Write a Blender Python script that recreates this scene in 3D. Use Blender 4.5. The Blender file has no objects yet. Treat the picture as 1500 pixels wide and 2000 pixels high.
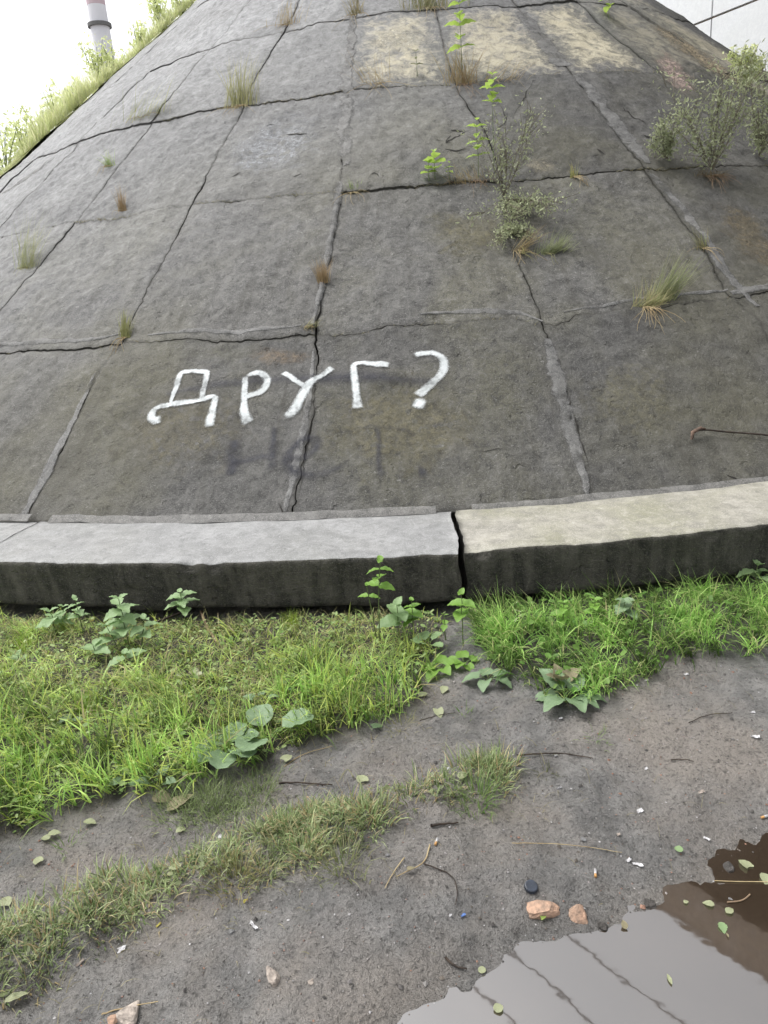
import bpy, math, random
import numpy as np
from mathutils import Matrix, Vector

random.seed(7)
rng = np.random.default_rng(7)
PI = math.pi

# ------------------------------------------------------------------ camera
FPX, TH, RO = 1450.04, 0.31897, 0.07734          # focal length in photo pixels, pitch down, roll
CAMZ = 1.6
_c, _s = math.cos(TH), math.sin(TH)
_F = np.array([0, _c, -_s]); _R0 = np.array([1., 0, 0]); _U0 = np.array([0, _s, _c])
_R = math.cos(RO) * _R0 - math.sin(RO) * _U0
_U = math.sin(RO) * _R0 + math.cos(RO) * _U0
CAMP = np.array([0, 0, CAMZ])
scene = bpy.context.scene
col = scene.collection
cd = bpy.data.cameras.new('camera')
cam = bpy.data.objects.new('camera', cd); col.objects.link(cam)
cd.sensor_fit = 'HORIZONTAL'; cd.sensor_width = 36; cd.lens = 36 * FPX / 1500
cd.clip_start = 0.05; cd.clip_end = 2000
M4 = Matrix(((_R[0], _U[0], -_F[0], 0), (_R[1], _U[1], -_F[1], 0), (_R[2], _U[2], -_F[2], CAMZ), (0, 0, 0, 1)))
cam.matrix_world = M4
scene.camera = cam
scene.render.resolution_x = 768; scene.render.resolution_y = 1024

# ------------------------------------------------------------------ sky, sun, exposure
SUN_EL, SUN_AZ = math.radians(62), math.radians(-62)      # azimuth measured from +Y towards +X
w = bpy.data.worlds.new('World'); scene.world = w; w.use_nodes = True
nt = w.node_tree; nt.nodes.clear()
sky = nt.nodes.new('ShaderNodeTexSky'); sky.sky_type = 'NISHITA'; sky.sun_disc = False
sky.sun_elevation = SUN_EL; sky.sun_rotation = SUN_AZ
sky.air_density = 1.0; sky.dust_density = 4.0; sky.ozone_density = 1.0
hs = nt.nodes.new('ShaderNodeHueSaturation'); hs.inputs['Saturation'].default_value = 0.12
bg = nt.nodes.new('ShaderNodeBackground'); bg.inputs['Strength'].default_value = 0.15
wo = nt.nodes.new('ShaderNodeOutputWorld')
nt.links.new(sky.outputs[0], hs.inputs['Color']); nt.links.new(hs.outputs[0], bg.inputs['Color'])
nt.links.new(bg.outputs[0], wo.inputs['Surface'])
sl = bpy.data.lights.new('sun', 'SUN'); sl.energy = 1.0; sl.angle = math.radians(25); sl.color = (1, 0.96, 0.9)
so = bpy.data.objects.new('sun', sl); col.objects.link(so)
sd = Vector((math.sin(SUN_AZ) * math.cos(SUN_EL), math.cos(SUN_AZ) * math.cos(SUN_EL), math.sin(SUN_EL)))
so.rotation_euler = sd.to_track_quat('Z', 'Y').to_euler()
so.location = (0, 0, 30)
scene.view_settings.view_transform = 'Standard'; scene.view_settings.look = 'None'
scene.view_settings.gamma = 1; scene.view_settings.use_curve_mapping = False
scene.view_settings.exposure = 1.0
scene.cycles.max_bounces = 8
scene.cycles.transparent_max_bounces = 16

# ------------------------------------------------------------------ noise
def _hash(i, j, k, seed):
    n = (i * 374761393 + j * 668265263 + k * 2147483647 + seed * 974634777) & 0xFFFFFFFF
    n = ((n ^ (n >> 13)) * 1274126177) & 0xFFFFFFFF
    n = ((n ^ (n >> 16)) * 2246822519) & 0xFFFFFFFF
    return ((n ^ (n >> 15)) & 0xFFFFFF) / float(0xFFFFFF)
def vnoise(p, seed=0):
    p = np.asarray(p, float); f = np.floor(p).astype(np.int64); t = p - f; t = t * t * (3 - 2 * t)
    r = 0
    for a in (0, 1):
        for b in (0, 1):
            for c in (0, 1):
                wt = (t[..., 0] if a else 1 - t[..., 0]) * (t[..., 1] if b else 1 - t[..., 1]) * (t[..., 2] if c else 1 - t[..., 2])
                r = r + wt * _hash(f[..., 0] + a, f[..., 1] + b, f[..., 2] + c, seed)
    return r * 2 - 1
def fbm(p, octv=4, seed=0, gain=0.5):
    p = np.asarray(p, float); a = 1; r = 0
    for o in range(octv):
        r = r + a * vnoise(p * 2.03 ** o + 17.3 * o, seed + o); a *= gain
    return r
def n1(x, seed=0, octv=3):
    x = np.asarray(x, float); z = np.zeros_like(x)
    return fbm(np.stack([x, z + 3.7, z + 9.1], -1), octv, seed)
def sstep(a, b, x):
    t = np.clip((x - a) / (b - a), 0, 1); return t * t * (3 - 2 * t)

# ------------------------------------------------------------------ surfaces: rays of the survey camera meet the ground and the cone
CR, CAL, CX, CY, PL, PH0, DPH, CHB = 9.8779, 0.64456, 0.7797, 13.7434, 1.5466, -0.30172, 0.16988, 0.30
TAN, COSA, SINA = math.tan(CAL), math.cos(CAL), math.sin(CAL)
SMAX = CR / COSA
def ray(x, y):
    d = _F + _R * (x - 750) / FPX - _U * (y - 1000) / FPX
    return d / np.linalg.norm(d)
def on_plane(x, y, z=-0.02):
    d = ray(x, y); t = (z - CAMZ) / d[2]; return CAMP + d * t
def cone_uv(x, y):
    """ray -> (slant distance, angle) on the cone"""
    d = ray(x, y); o = CAMP
    ox, oy = o[0] - CX, o[1] - CY
    r0 = CR - (o[2] - CHB) / TAN; k = -d[2] / TAN
    A = d[0]**2 + d[1]**2 - k * k; B = 2 * (ox * d[0] + oy * d[1] - r0 * k); C = ox * ox + oy * oy - r0 * r0
    D = B * B - 4 * A * C
    if D < 0: D = 0
    ts = sorted([(-B - math.sqrt(D)) / (2 * A), (-B + math.sqrt(D)) / (2 * A)])
    t = [q for q in ts if q > 0.5 and (r0 + k * q) > 0][0]
    P = o + d * t
    return (P[2] - CHB) / SINA, math.atan2(P[0] - CX, -(P[1] - CY))
def cone_p(s, ph, h=0.0):
    s = np.asarray(s, float); ph = np.asarray(ph, float)
    r = CR - s * COSA
    P = np.stack([CX + r * np.sin(ph), CY - r * np.cos(ph), CHB + s * SINA], -1)
    return P + cone_n(ph) * np.asarray(h)[..., None]
def cone_n(ph):
    ph = np.asarray(ph, float)
    return np.stack([np.sin(ph) * SINA, -np.cos(ph) * SINA, np.full_like(ph, COSA)], -1)
def cone_relief(s, ph):
    P = cone_p(s, ph, np.zeros_like(np.asarray(s, float)))
    return 0.028 * fbm(P * 0.9, 2, 11) + 0.012 * fbm(P * 4, 3, 21) + 0.0065 * fbm(P * 14, 3, 31)

ROWPX = {1: [(0,690),(90,688),(190,680),(240,672),(310,668),(390,665),(470,668),(530,665),(600,650),(650,655),(700,650),(760,638),(850,632),(930,628),(1000,625),(1045,636),(1085,638),(1130,620),(1235,602),(1330,597),(1420,585),(1500,570)],
 2: [(0,458),(60,445),(130,430),(220,425),(300,408),(378,398),(450,396),(560,385),(670,380),(740,374),(820,365),(900,352),(990,350),(1060,345),(1170,338),(1255,335),(1340,330),(1500,325)],
 3: [(100,298),(145,282),(200,262),(300,240),(350,228),(440,210),(530,200),(620,190),(665,185),(740,175),(850,165),(895,165),(940,155),(1030,150),(1110,148),(1260,140),(1400,140)],
 4: [(215,172),(280,145),(360,112),(450,88),(555,62),(620,47),(690,35),(760,25),(850,18),(930,12),(1010,10),(1110,3),(1200,5)]}
JPX = {0: [(45,1012),(110,900),(165,790),(215,700),(240,672),(290,560),(340,470),(375,400),(400,350),(430,285),(465,230),(500,150),(520,120),(555,62)],
 1: [(568,1012),(590,900),(600,850),(612,800),(620,700),(615,645),(640,520),(665,400),(670,300),(682,190),(690,100),(693,36)],
 2: [(1155,968),(1140,900),(1120,840),(1115,780),(1090,720),(1062,640),(1020,530),(990,450),(985,355),(950,260),(890,165),(865,80),(853,25)],
 3: [(1500,665),(1470,620),(1420,575),(1385,510),(1330,430),(1255,335),(1190,240),(1120,150),(1060,70),(1012,10)]}
ROWK, JK = {}, {}
for k, pts in ROWPX.items():
    q = sorted([cone_uv(*p)[::-1] for p in pts]); ROWK[k] = (np.array([a for a, b in q]), np.array([b for a, b in q]))
for j, pts in JPX.items():
    q = sorted([cone_uv(*p) for p in pts]); JK[j] = (np.array([a for a, b in q]), np.array([b for a, b in q]))
NROW = 7
def srow(k, ph):
    ph = np.asarray(ph, float)
    if k == 0: return np.full_like(ph, 0.0) + 0.004 * n1(ph * 90, 5)
    base = np.interp(ph, *ROWK[k]) if k in ROWK else np.full_like(ph, k * PL) + 0.03 * n1(ph * 20, 60 + k)
    return base + 0.010 * n1(ph * 70, 40 + k) + 0.011 * n1(ph * 240, 50 + k, 4)
def pjoint(j, s):
    s = np.asarray(s, float)
    base = np.interp(s, *JK[j]) if j in JK else np.full_like(s, PH0 + j * DPH) + 0.004 * n1(s * 0.7, 90 + j)
    return base + (0.0010 * n1(s * 7, 70 + j) + 0.0009 * n1(s * 26, 80 + j, 4))

# ------------------------------------------------------------------ material helpers
def mat(name, rough=0.9):
    m = bpy.data.materials.new(name); m.use_nodes = True
    n = m.node_tree.nodes; b = n['Principled BSDF']; b.inputs['Roughness'].default_value = rough
    return m, m.node_tree, b
class NB:
    def __init__(s, tree): s.t = tree
    def new(s, typ, **kw):
        n = s.t.nodes.new(typ)
        for k, v in kw.items(): setattr(n, k, v)
        return n
    def link(s, a, b): s.t.links.new(a, b)
    def coord(s): return s.new('ShaderNodeTexCoord').outputs['Object']
    def noise(s, scale, detail=4, rough=0.55, vec=None, dist=0.0):
        n = s.new('ShaderNodeTexNoise'); n.inputs['Scale'].default_value = scale
        n.inputs['Detail'].default_value = detail; n.inputs['Roughness'].default_value = rough
        n.inputs['Distortion'].default_value = dist
        s.link(vec if vec is not None else s.coord(), n.inputs['Vector']); return n.outputs['Fac']
    def ramp(s, fac, stops):
        r = s.new('ShaderNodeValToRGB'); e = r.color_ramp.elements
        while len(e) < len(stops): e.new(0.5)
        for q, (p, c) in zip(e, stops):
            q.position = p; q.color = (c, c, c, 1) if isinstance(c, (int, float)) else (*c, 1)
        s.link(fac, r.inputs[0]); return r.outputs[0]
    def mix(s, fac, a, b, blend='MIX'):
        m = s.new('ShaderNodeMix', data_type='RGBA', blend_type=blend)
        if isinstance(fac, (int, float)): m.inputs[0].default_value = fac
        else: s.link(fac, m.inputs[0])
        for i, v in ((6, a), (7, b)):
            if isinstance(v, tuple): m.inputs[i].default_value = (*v, 1)
            else: s.link(v, m.inputs[i])
        return m.outputs[2]
    def math(s, op, a, b=None):
        m = s.new('ShaderNodeMath', operation=op)
        for i, v in ((0, a), (1, b)):
            if v is None: continue
            if isinstance(v, (int, float)): m.inputs[i].default_value = v
            else: s.link(v, m.inputs[i])
        return m.outputs[0]
    def attr(s, name): 
        a = s.new('ShaderNodeAttribute', attribute_name=name); return a
    def bump(s, h, strength, dist, prev=None):
        b = s.new('ShaderNodeBump'); b.inputs['Strength'].default_value = strength; b.inputs['Distance'].default_value = dist
        s.link(h, b.inputs['Height'])
        if prev is not None: s.link(prev, b.inputs['Normal'])
        return b.outputs[0]

def concrete(name, dark, mid, moss, mossamt=0.5, wash=False, rough=0.72, specks=0.5, bumpd=0.006, variety=True, streak=0.0, lg=1.0):
    m, t, b = mat(name, rough); N = NB(t); c = N.coord()
    big = N.noise(1.1, 5, 0.6, c, 0.4); med = N.noise(5.5, 6, 0.65, c); fine = N.noise(38, 5, 0.7, c); grit = N.noise(150, 3, 0.7, c)
    colr = N.mix(N.ramp(med, [(0.34, 0.0), (0.66, 1.0)]), dark, mid)
    colr = N.mix(N.math('MULTIPLY', N.ramp(big, [(0.42, 0.0), (0.62, 1.0)]), mossamt), colr, moss)
    blot = N.noise(14, 5, 0.75, c, 0.5)
    colr = N.mix(N.ramp(blot, [(0.36, 0.75), (0.50, 0.0)]), colr, tuple(x * (1 - 0.55 * lg) for x in dark))
    colr = N.mix(N.ramp(blot, [(0.53, 0.0), (0.68, 0.6)]), colr, tuple(min(1, x * (1 + .5 * lg)) for x in mid))
    # mottled grit
    colr = N.mix(N.ramp(fine, [(0.30, 0.55), (0.5, 0.0)]), colr, tuple(x * (1 - .45 * lg) for x in dark))
    colr = N.mix(N.ramp(grit, [(0.53, 0.0), (0.66, 0.7)]), colr, tuple(min(1, x * (1 + .9 * lg)) for x in mid))
    if specks:
        v = N.new('ShaderNodeTexVoronoi'); v.inputs['Scale'].default_value = 34
        wv_ = N.new('ShaderNodeVectorMath', operation='ADD'); nz_ = N.new('ShaderNodeTexNoise'); nz_.inputs['Scale'].default_value = 60; N.link(c, nz_.inputs['Vector'])
        sc_ = N.new('ShaderNodeVectorMath', operation='SCALE'); sc_.inputs['Scale'].default_value = .05; N.link(nz_.outputs['Color'], sc_.inputs[0]); N.link(c, wv_.inputs[0]); N.link(sc_.outputs[0], wv_.inputs[1]); N.link(wv_.outputs[0], v.inputs['Vector'])
        sp = N.ramp(v.outputs['Distance'], [(0.12, specks), (0.24, 0.0)])
        sp = N.math('MULTIPLY', sp, N.ramp(N.noise(3.1, 4, .7, c), [(.42, .1), (.6, 1.0)]))
        keep = N.ramp(N.math('MULTIPLY', v.outputs['Color'], 1.0), [(0.48, 0.0), (0.56, 1.0)])
        colr = N.mix(N.math('MULTIPLY', sp, keep), colr, (0.30, 0.295, 0.28))
    if streak:
        mp = N.new('ShaderNodeMapping'); mp.inputs['Scale'].default_value = (9, 9, 0.8); N.link(c, mp.inputs['Vector'])
        colr = N.mix(N.ramp(N.noise(1.6, 5, 0.6, mp.outputs[0]), [(0.42, 0.0), (0.7, streak)]), colr, tuple(min(1, x * 2.2) for x in mid))
    if variety:
        oi = N.new('ShaderNodeObjectInfo')
        colr = N.mix(1.0, colr, N.ramp(oi.outputs['Random'], [(0.0, 0.78), (1.0, 1.24)]), 'MULTIPLY')
    if wash:
        e = N.attr('edge').outputs['Fac']; wv = N.attr('wash').outputs['Fac']
        inside = N.ramp(N.math('ADD', e, N.math('MULTIPLY', N.math('SUBTRACT', blot, 0.5), 0.8)), [(0.06, 0.0), (0.30, 1.0)])
        fl = N.ramp(N.noise(7, 7, 0.72, c, 0.6), [(0.36, 0.0), (0.56, 1.0)])
        cx_ = N.new('ShaderNodeCombineXYZ'); N.link(N.math('MULTIPLY', N.attr('su').outputs['Fac'], 5.5), cx_.inputs[0]); N.link(N.math('MULTIPLY', N.attr('sv').outputs['Fac'], 0.5), cx_.inputs[1])
        run = N.noise(1.5, 5, 0.65, cx_.outputs[0], 0.3)
        colr = N.mix(N.ramp(run, [(0.30, 0.6), (0.46, 0.0)]), colr, (0.045, 0.042, 0.034))
        colr = N.mix(N.ramp(run, [(0.54, 0.0), (0.72, 0.35)]), colr, (0.17, 0.165, 0.155))
        blk = N.noise(0.55, 3, 0.5, c)
        colr = N.mix(N.ramp(blk, [(0.50, 0.0), (0.66, 0.30)]), colr, (0.105, 0.098, 0.066))
        # veil of glare over the upper left, painted in as paler concrete
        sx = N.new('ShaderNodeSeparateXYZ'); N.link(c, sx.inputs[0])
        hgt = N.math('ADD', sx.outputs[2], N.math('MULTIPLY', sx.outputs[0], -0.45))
        dry = N.math('MULTIPLY', N.ramp(N.math('MULTIPLY', hgt, 0.12), [(0.22, 0.0), (0.56, 0.95)]), N.ramp(big, [(0.3, 0.65), (0.6, 1.0)]))  # weight of the painted glare, stronger upward and to the left
        colr = N.mix(dry, colr, N.mix(N.ramp(blot, [(0.35, 0.0), (0.65, 1.0)]), (0.185, 0.188, 0.192), (0.350, 0.356, 0.366)))  # painted glare mixed in; dry is its weight, not dryness
        colr = N.mix(N.math('MULTIPLY', N.math('MULTIPLY', inside, fl), wv), colr, (0.50, 0.455, 0.335))
        # dirt and moss lodged along the joints
        ed = N.ramp(N.math('ADD', e, N.math('MULTIPLY', N.math('SUBTRACT', fine, 0.5), 0.05)), [(0.0, 0.6), (0.022, 0.0)])
        colr = N.mix(ed, colr, (0.030, 0.028, 0.022))
    N.link(colr, b.inputs['Base Color'])
    N.link(N.ramp(med, [(0.3, rough - 0.12), (0.7, min(1, rough + 0.15))]), b.inputs['Roughness'])
    h = N.math('ADD', N.math('MULTIPLY', fine, 1.0), N.math('MULTIPLY', grit, 0.5))
    bp = N.bump(h, 1.0, bumpd)
    pits = N.ramp(N.noise(17, 4, 0.6, c), [(0.30, 0.0), (0.38, 1.0)])
    bp = N.bump(pits, 0.8, bumpd * 0.8, bp)
    N.link(bp, b.inputs['Normal'])
    return m

MAT = {}
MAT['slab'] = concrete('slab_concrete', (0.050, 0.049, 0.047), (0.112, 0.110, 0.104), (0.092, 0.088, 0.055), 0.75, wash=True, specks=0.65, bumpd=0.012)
MAT['mortar'] = concrete('mortar', (0.095, 0.094, 0.09), (0.145, 0.142, 0.136), (0.12, 0.115, 0.09), 0.3, specks=0, bumpd=0.002, variety=False)
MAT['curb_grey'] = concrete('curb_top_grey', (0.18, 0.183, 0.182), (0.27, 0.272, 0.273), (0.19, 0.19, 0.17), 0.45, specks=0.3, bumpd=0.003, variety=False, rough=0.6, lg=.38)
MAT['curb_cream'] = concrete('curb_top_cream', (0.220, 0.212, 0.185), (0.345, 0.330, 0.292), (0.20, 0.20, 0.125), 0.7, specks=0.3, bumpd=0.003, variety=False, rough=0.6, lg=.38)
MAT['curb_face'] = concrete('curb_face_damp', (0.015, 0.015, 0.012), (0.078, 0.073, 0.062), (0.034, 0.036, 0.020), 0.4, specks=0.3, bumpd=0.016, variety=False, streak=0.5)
MAT['wall'] = concrete('abutment_concrete', (0.66, 0.68, 0.70), (0.74, 0.76, 0.77), (0.6, 0.62, 0.6), 0.3, specks=0, bumpd=0.002, variety=False, lg=.1)
MAT['deck'] = concrete('soffit_concrete', (0.16, 0.12, 0.09), (0.22, 0.17, 0.13), (0.15, 0.12, 0.08), 0.4, specks=0, bumpd=0.003, variety=False)

def simple(name, c1, c2=None, scale=20, rough=0.6, trans=0.0, bumps=0.0, attr=None, spec=0.5):
    m, t, b = mat(name, rough); N = NB(t)
    c2 = c2 or tuple(x * 0.6 for x in c1)
    colr = N.mix(N.ramp(N.noise(scale, 4), [(0.35, 0.0), (0.65, 1.0)]), c2, c1)
    if attr:
        a = N.attr(attr); colr = N.mix(1.0, colr, a.outputs['Color'], 'MULTIPLY')
    N.link(colr, b.inputs['Base Color'])
    b.inputs['Specular IOR Level'].default_value = spec
    if bumps: N.link(N.bump(N.noise(scale * 3, 4), 1.0, bumps), b.inputs['Normal'])
    if trans:
        tr = N.new('ShaderNodeBsdfTranslucent'); N.link(colr, tr.inputs['Color'])
        mx = N.new('ShaderNodeMixShader'); mx.inputs[0].default_value = trans
        o = t.nodes['Material Output']
        N.link(b.outputs[0], mx.inputs[1]); N.link(tr.outputs[0], mx.inputs[2]); N.link(mx.outputs[0], o.inputs['Surface'])
    return m
MAT['soil'] = simple('soil', (0.035, 0.028, 0.02), (0.016, 0.013, 0.01), 14, 0.95, bumps=0.01)
MAT['grass'] = simple('grass_blade', (1, 1, 1), (0.75, 0.78, 0.7), 9, 0.5, 0.45, attr='Col', spec=0.3)
MAT['straw'] = simple('straw', (0.42, 0.34, 0.19), (0.26, 0.19, 0.10), 12, 0.8)
MAT['paledry'] = simple('pale_dry_grass', (0.34, 0.33, 0.17), (0.20, 0.20, 0.09), 12, 0.8, 0.3)
MAT['root'] = simple('root', (0.30, 0.21, 0.13), (0.13, 0.09, 0.06), 20, 0.9)
MAT['rust'] = simple('rust_dry', (0.34, 0.17, 0.07), (0.2, 0.1, 0.05), 20, 0.9)
MAT['twig'] = simple('twig_bark', (0.05, 0.035, 0.025), (0.02, 0.015, 0.012), 40, 0.9, bumps=0.002)
MAT['stickend'] = simple('stick_end', (0.17, 0.11, 0.08), (0.06, 0.04, 0.03), 60, 0.9)
MAT['greystem'] = simple('grey_stem', (0.19, 0.17, 0.12), (0.11, 0.095, 0.07), 30, 0.9)
MAT['stem'] = simple('green_stem', (0.12, 0.17, 0.05), (0.08, 0.11, 0.04), 30, 0.6)
def leafmat(name, c, c2=None, trans=0.35, rough=0.45):
    m = simple(name, c, c2 or tuple(x * 0.7 for x in c), 45, rough, trans, bumps=0.0008); return m
MAT['nettle'] = leafmat('nettle_leaf', (0.32, 0.47, 0.22))
MAT['lime'] = leafmat('lime_leaf', (0.45, 0.62, 0.14), trans=0.5)
MAT['bright'] = leafmat('bright_leaf', (0.27, 0.48, 0.09), trans=0.45)
MAT['burdock'] = leafmat('burdock_leaf', (0.22, 0.31, 0.17), (0.13, 0.21, 0.11), trans=0.2, rough=0.5)
MAT['palegreen'] = leafmat('pale_fallen_leaf', (0.40, 0.43, 0.26), (0.22, 0.24, 0.13), trans=0.2)
MAT['yellow'] = leafmat('yellow_leaf', (0.62, 0.55, 0.14), trans=0.3)
MAT['grey_leaf'] = leafmat('grey_green_foliage', (0.42, 0.45, 0.28), (0.30, 0.34, 0.20), trans=0.3, rough=0.8)
MAT['bank_leaf'] = leafmat('bank_foliage', (0.78, 0.82, 0.48), (0.62, 0.68, 0.36), trans=0.5, rough=0.7)
MAT['deadleaf'] = leafmat('dead_leaf', (0.28, 0.25, 0.15), (0.17, 0.15, 0.09), trans=0.15, rough=0.8)
MAT['brick'] = simple('brick_stone', (0.47, 0.30, 0.21), (0.27, 0.19, 0.14), 60, 0.9, bumps=0.004)
MAT['palestone'] = simple('pale_stone', (0.44, 0.38, 0.33), (0.22, 0.19, 0.165), 60, 0.9, bumps=0.004)
MAT['greystone'] = simple('grey_stone', (0.20, 0.20, 0.20), (0.12, 0.12, 0.12), 40, 0.8, bumps=0.004)
MAT['clod'] = simple('mud_clod', (0.075, 0.068, 0.062), (0.03, 0.027, 0.024), 40, 0.8, bumps=.01)
MAT['darkcap'] = simple('dark_bottle_cap', (0.035, 0.045, 0.065), (0.02, 0.025, 0.035), 60, 0.4)
MAT['white'] = simple('white_scrap', (0.62, 0.62, 0.64), (0.26, 0.25, 0.25), 90, 0.5)
MAT['filter'] = simple('orange_filter', (0.6, 0.33, 0.12), None, 90, 0.8)
MAT['blue'] = simple('blue_scrap', (0.12, 0.22, 0.5), None, 60, 0.5)
MAT['steel'] = simple('dark_steel', (0.06, 0.06, 0.065), None, 10, 0.5)
MAT['chim_white'] = simple('chimney_white', (0.82, 0.82, 0.86), (0.74, 0.74, 0.79), 0.6, 0.8)  # chimney paints paled: the haze is put into their colour
MAT['chim_red'] = simple('chimney_red', (0.64, 0.50, 0.54), (0.58, .46, .50), 0.6, 0.8)

# ------------------------------------------------------------------ mesh helpers
def mesh_np(name, V, faces, mats, parent=None, smooth=False, matidx=None, attrs=None, colattr=None):
    """faces: (n,3) or (n,4) int array (or list of arrays)"""
    me = bpy.data.meshes.new(name)
    V = np.asarray(V, np.float32)
    if not isinstance(faces, list): faces = [faces]
    faces = [np.asarray(f, np.int32) for f in faces if len(f)]
    me.vertices.add(len(V)); me.vertices.foreach_set('co', V.ravel())
    loops = np.concatenate([f.ravel() for f in faces]); cnt = np.concatenate([np.full(len(f), f.shape[1]) for f in faces])
    st = np.concatenate([[0], np.cumsum(cnt)[:-1]])
    me.loops.add(len(loops)); me.loops.foreach_set('vertex_index', loops.astype(np.int32))
    me.polygons.add(len(cnt)); me.polygons.foreach_set('loop_start', st.astype(np.int32))
    try: me.polygons.foreach_set('loop_total', cnt.astype(np.int32))
    except Exception: pass
    for m in (mats if isinstance(mats, (list, tuple)) else [mats]): me.materials.append(m)
    if matidx is not None: me.polygons.foreach_set('material_index', np.asarray(matidx, np.int32))
    me.polygons.foreach_set('use_smooth', np.full(len(cnt), bool(smooth)))
    me.update(calc_edges=True)
    if attrs:
        for k, v in attrs.items():
            a = me.attributes.new(k, 'FLOAT', 'POINT'); a.data.foreach_set('value', np.asarray(v, np.float32).ravel())
    if colattr is not None:
        a = me.color_attributes.new('Col', 'FLOAT_COLOR', 'POINT')
        c = np.ones((len(V), 4), np.float32); c[:, :3] = colattr; a.data.foreach_set('color', c.ravel())
    return me
def obj(name, me, parent=None, loc=None):
    o = bpy.data.objects.new(name, me); col.objects.link(o)
    if parent is not None: o.parent = parent
    if loc is not None: o.location = loc
    return o
def tag(o, label=None, cat=None, group=None, kind=None):
    if label: o['label'] = label
    if cat: o['category'] = cat
    if group: o['group'] = group
    if kind: o['kind'] = kind
    return o
def empty(name, loc, label=None, cat=None, group=None, kind=None, rz=0.0):
    o = bpy.data.objects.new(name, None); col.objects.link(o); o.location = loc; o.rotation_euler = (0, 0, rz)
    o.empty_display_size = 0.1
    return tag(o, label, cat, group, kind)
def grid_faces(nu, nv, off=0):
    i, j = np.meshgrid(np.arange(nu - 1), np.arange(nv - 1), indexing='ij')
    a = (i * nv + j).ravel() + off
    return np.stack([a, a + nv, a + nv + 1, a + 1], -1)
def tube_np(P, R, ns=6, closed_ends=True):
    P = np.asarray(P, float); n = len(P); R = np.broadcast_to(np.asarray(R, float), (n,))
    T = np.gradient(P, axis=0); T /= np.linalg.norm(T, axis=1)[:, None] + 1e-12
    ref = np.array([0.31, 0.17, 0.93]); ref = ref if abs(T[0] @ ref) < 0.9 else np.array([1., 0, 0])
    A = np.cross(T, ref); A /= np.linalg.norm(A, axis=1)[:, None] + 1e-12; B = np.cross(T, A)
    a = np.linspace(0, 2 * PI, ns, endpoint=False)
    V = P[:, None, :] + R[:, None, None] * (np.cos(a)[None, :, None] * A[:, None, :] + np.sin(a)[None, :, None] * B[:, None, :])
    V = V.reshape(-1, 3)
    i, j = np.meshgrid(np.arange(n - 1), np.arange(ns), indexing='ij'); i = i.ravel(); j = j.ravel(); k = (j + 1) % ns
    F = np.stack([i * ns + j, i * ns + k, (i + 1) * ns + k, (i + 1) * ns + j], -1)
    return V, F
class MB:
    def __init__(s): s.V = []; s.Q = []; s.T = []; s.n = 0; s.C = []
    def add(s, V, F, c=None):
        F = np.asarray(F) + s.n; (s.Q if F.shape[1] == 4 else s.T).append(F); s.V.append(V); s.n += len(V)
        s.C.append(np.broadcast_to(np.asarray(c if c is not None else (1, 1, 1), float), (len(V), 3)))
    def tube(s, P, R, ns=5, c=None): V, F = tube_np(P, R, ns); s.add(V, F, c)
    def box(s, x0, x1, y0, y1, z0, z1):
        V = np.array([(x, y, z) for x in (x0, x1) for y in (y0, y1) for z in (z0, z1)], float)
        s.add(V, np.array([(0, 1, 3, 2), (4, 6, 7, 5), (0, 4, 5, 1), (2, 3, 7, 6), (0, 2, 6, 4), (1, 5, 7, 3)]))
    def mesh(s, name, m, smooth=False, col_=False):
        fs = ([np.concatenate(s.Q)] if s.Q else []) + ([np.concatenate(s.T)] if s.T else [])
        return mesh_np(name, np.concatenate(s.V), fs, m, smooth=smooth, colattr=np.concatenate(s.C) if col_ else None)

def blades(P, D, N, H, W, bend, C, seg=3, wind=None):
    """grass blades: roots P, lean direction D (unit, horizontal-ish), up N, lengths H, widths W, bend 0..1.5, colours C"""
    n = len(P); t = np.linspace(0, 1, seg + 1)
    H = H[:, None]; b = bend[:, None]
    ang = b * t[None, :] * 1.0 + (b * 0.35)
    # integrate the curve
    du = np.cos(ang); dd = np.sin(ang)
    up = np.concatenate([np.zeros((n, 1)), np.cumsum((du[:, 1:] + du[:, :-1]) / 2, 1)], 1) / seg * H
    dn = np.concatenate([np.zeros((n, 1)), np.cumsum((dd[:, 1:] + dd[:, :-1]) / 2, 1)], 1) / seg * H
    ctr = P[:, None, :] + N[:, None, :] * up[..., None] + D[:, None, :] * dn[..., None]
    S = np.cross(D, N); S /= np.linalg.norm(S, axis=1)[:, None] + 1e-9
    # twist so blades do not all face one way
    ww = W[:, None] * (1 - t[None, :] ** 1.6) * 0.5
    tw = rng.uniform(-0.9, 0.9, n); Sd = S * np.cos(tw)[:, None] + D * np.sin(tw)[:, None]
    L = ctr[:, :seg] - Sd[:, None, :] * ww[:, :seg, None]; Rr = ctr[:, :seg] + Sd[:, None, :] * ww[:, :seg, None]
    V = np.concatenate([np.stack([L, Rr], 2).reshape(n, seg * 2, 3), ctr[:, seg:seg + 1]], 1)
    k = seg * 2 + 1; base = (np.arange(n) * k)[:, None]
    Q = np.concatenate([base + np.array([[2 * i, 2 * i + 1, 2 * i + 3, 2 * i + 2]]) for i in range(seg - 1)])
    T = base + np.array([[2 * seg - 2, 2 * seg - 1, 2 * seg]])
    CC = np.repeat(C[:, None, :], k, 1)
    return V.reshape(-1, 3), Q, T, CC.reshape(-1, 3)

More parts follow.
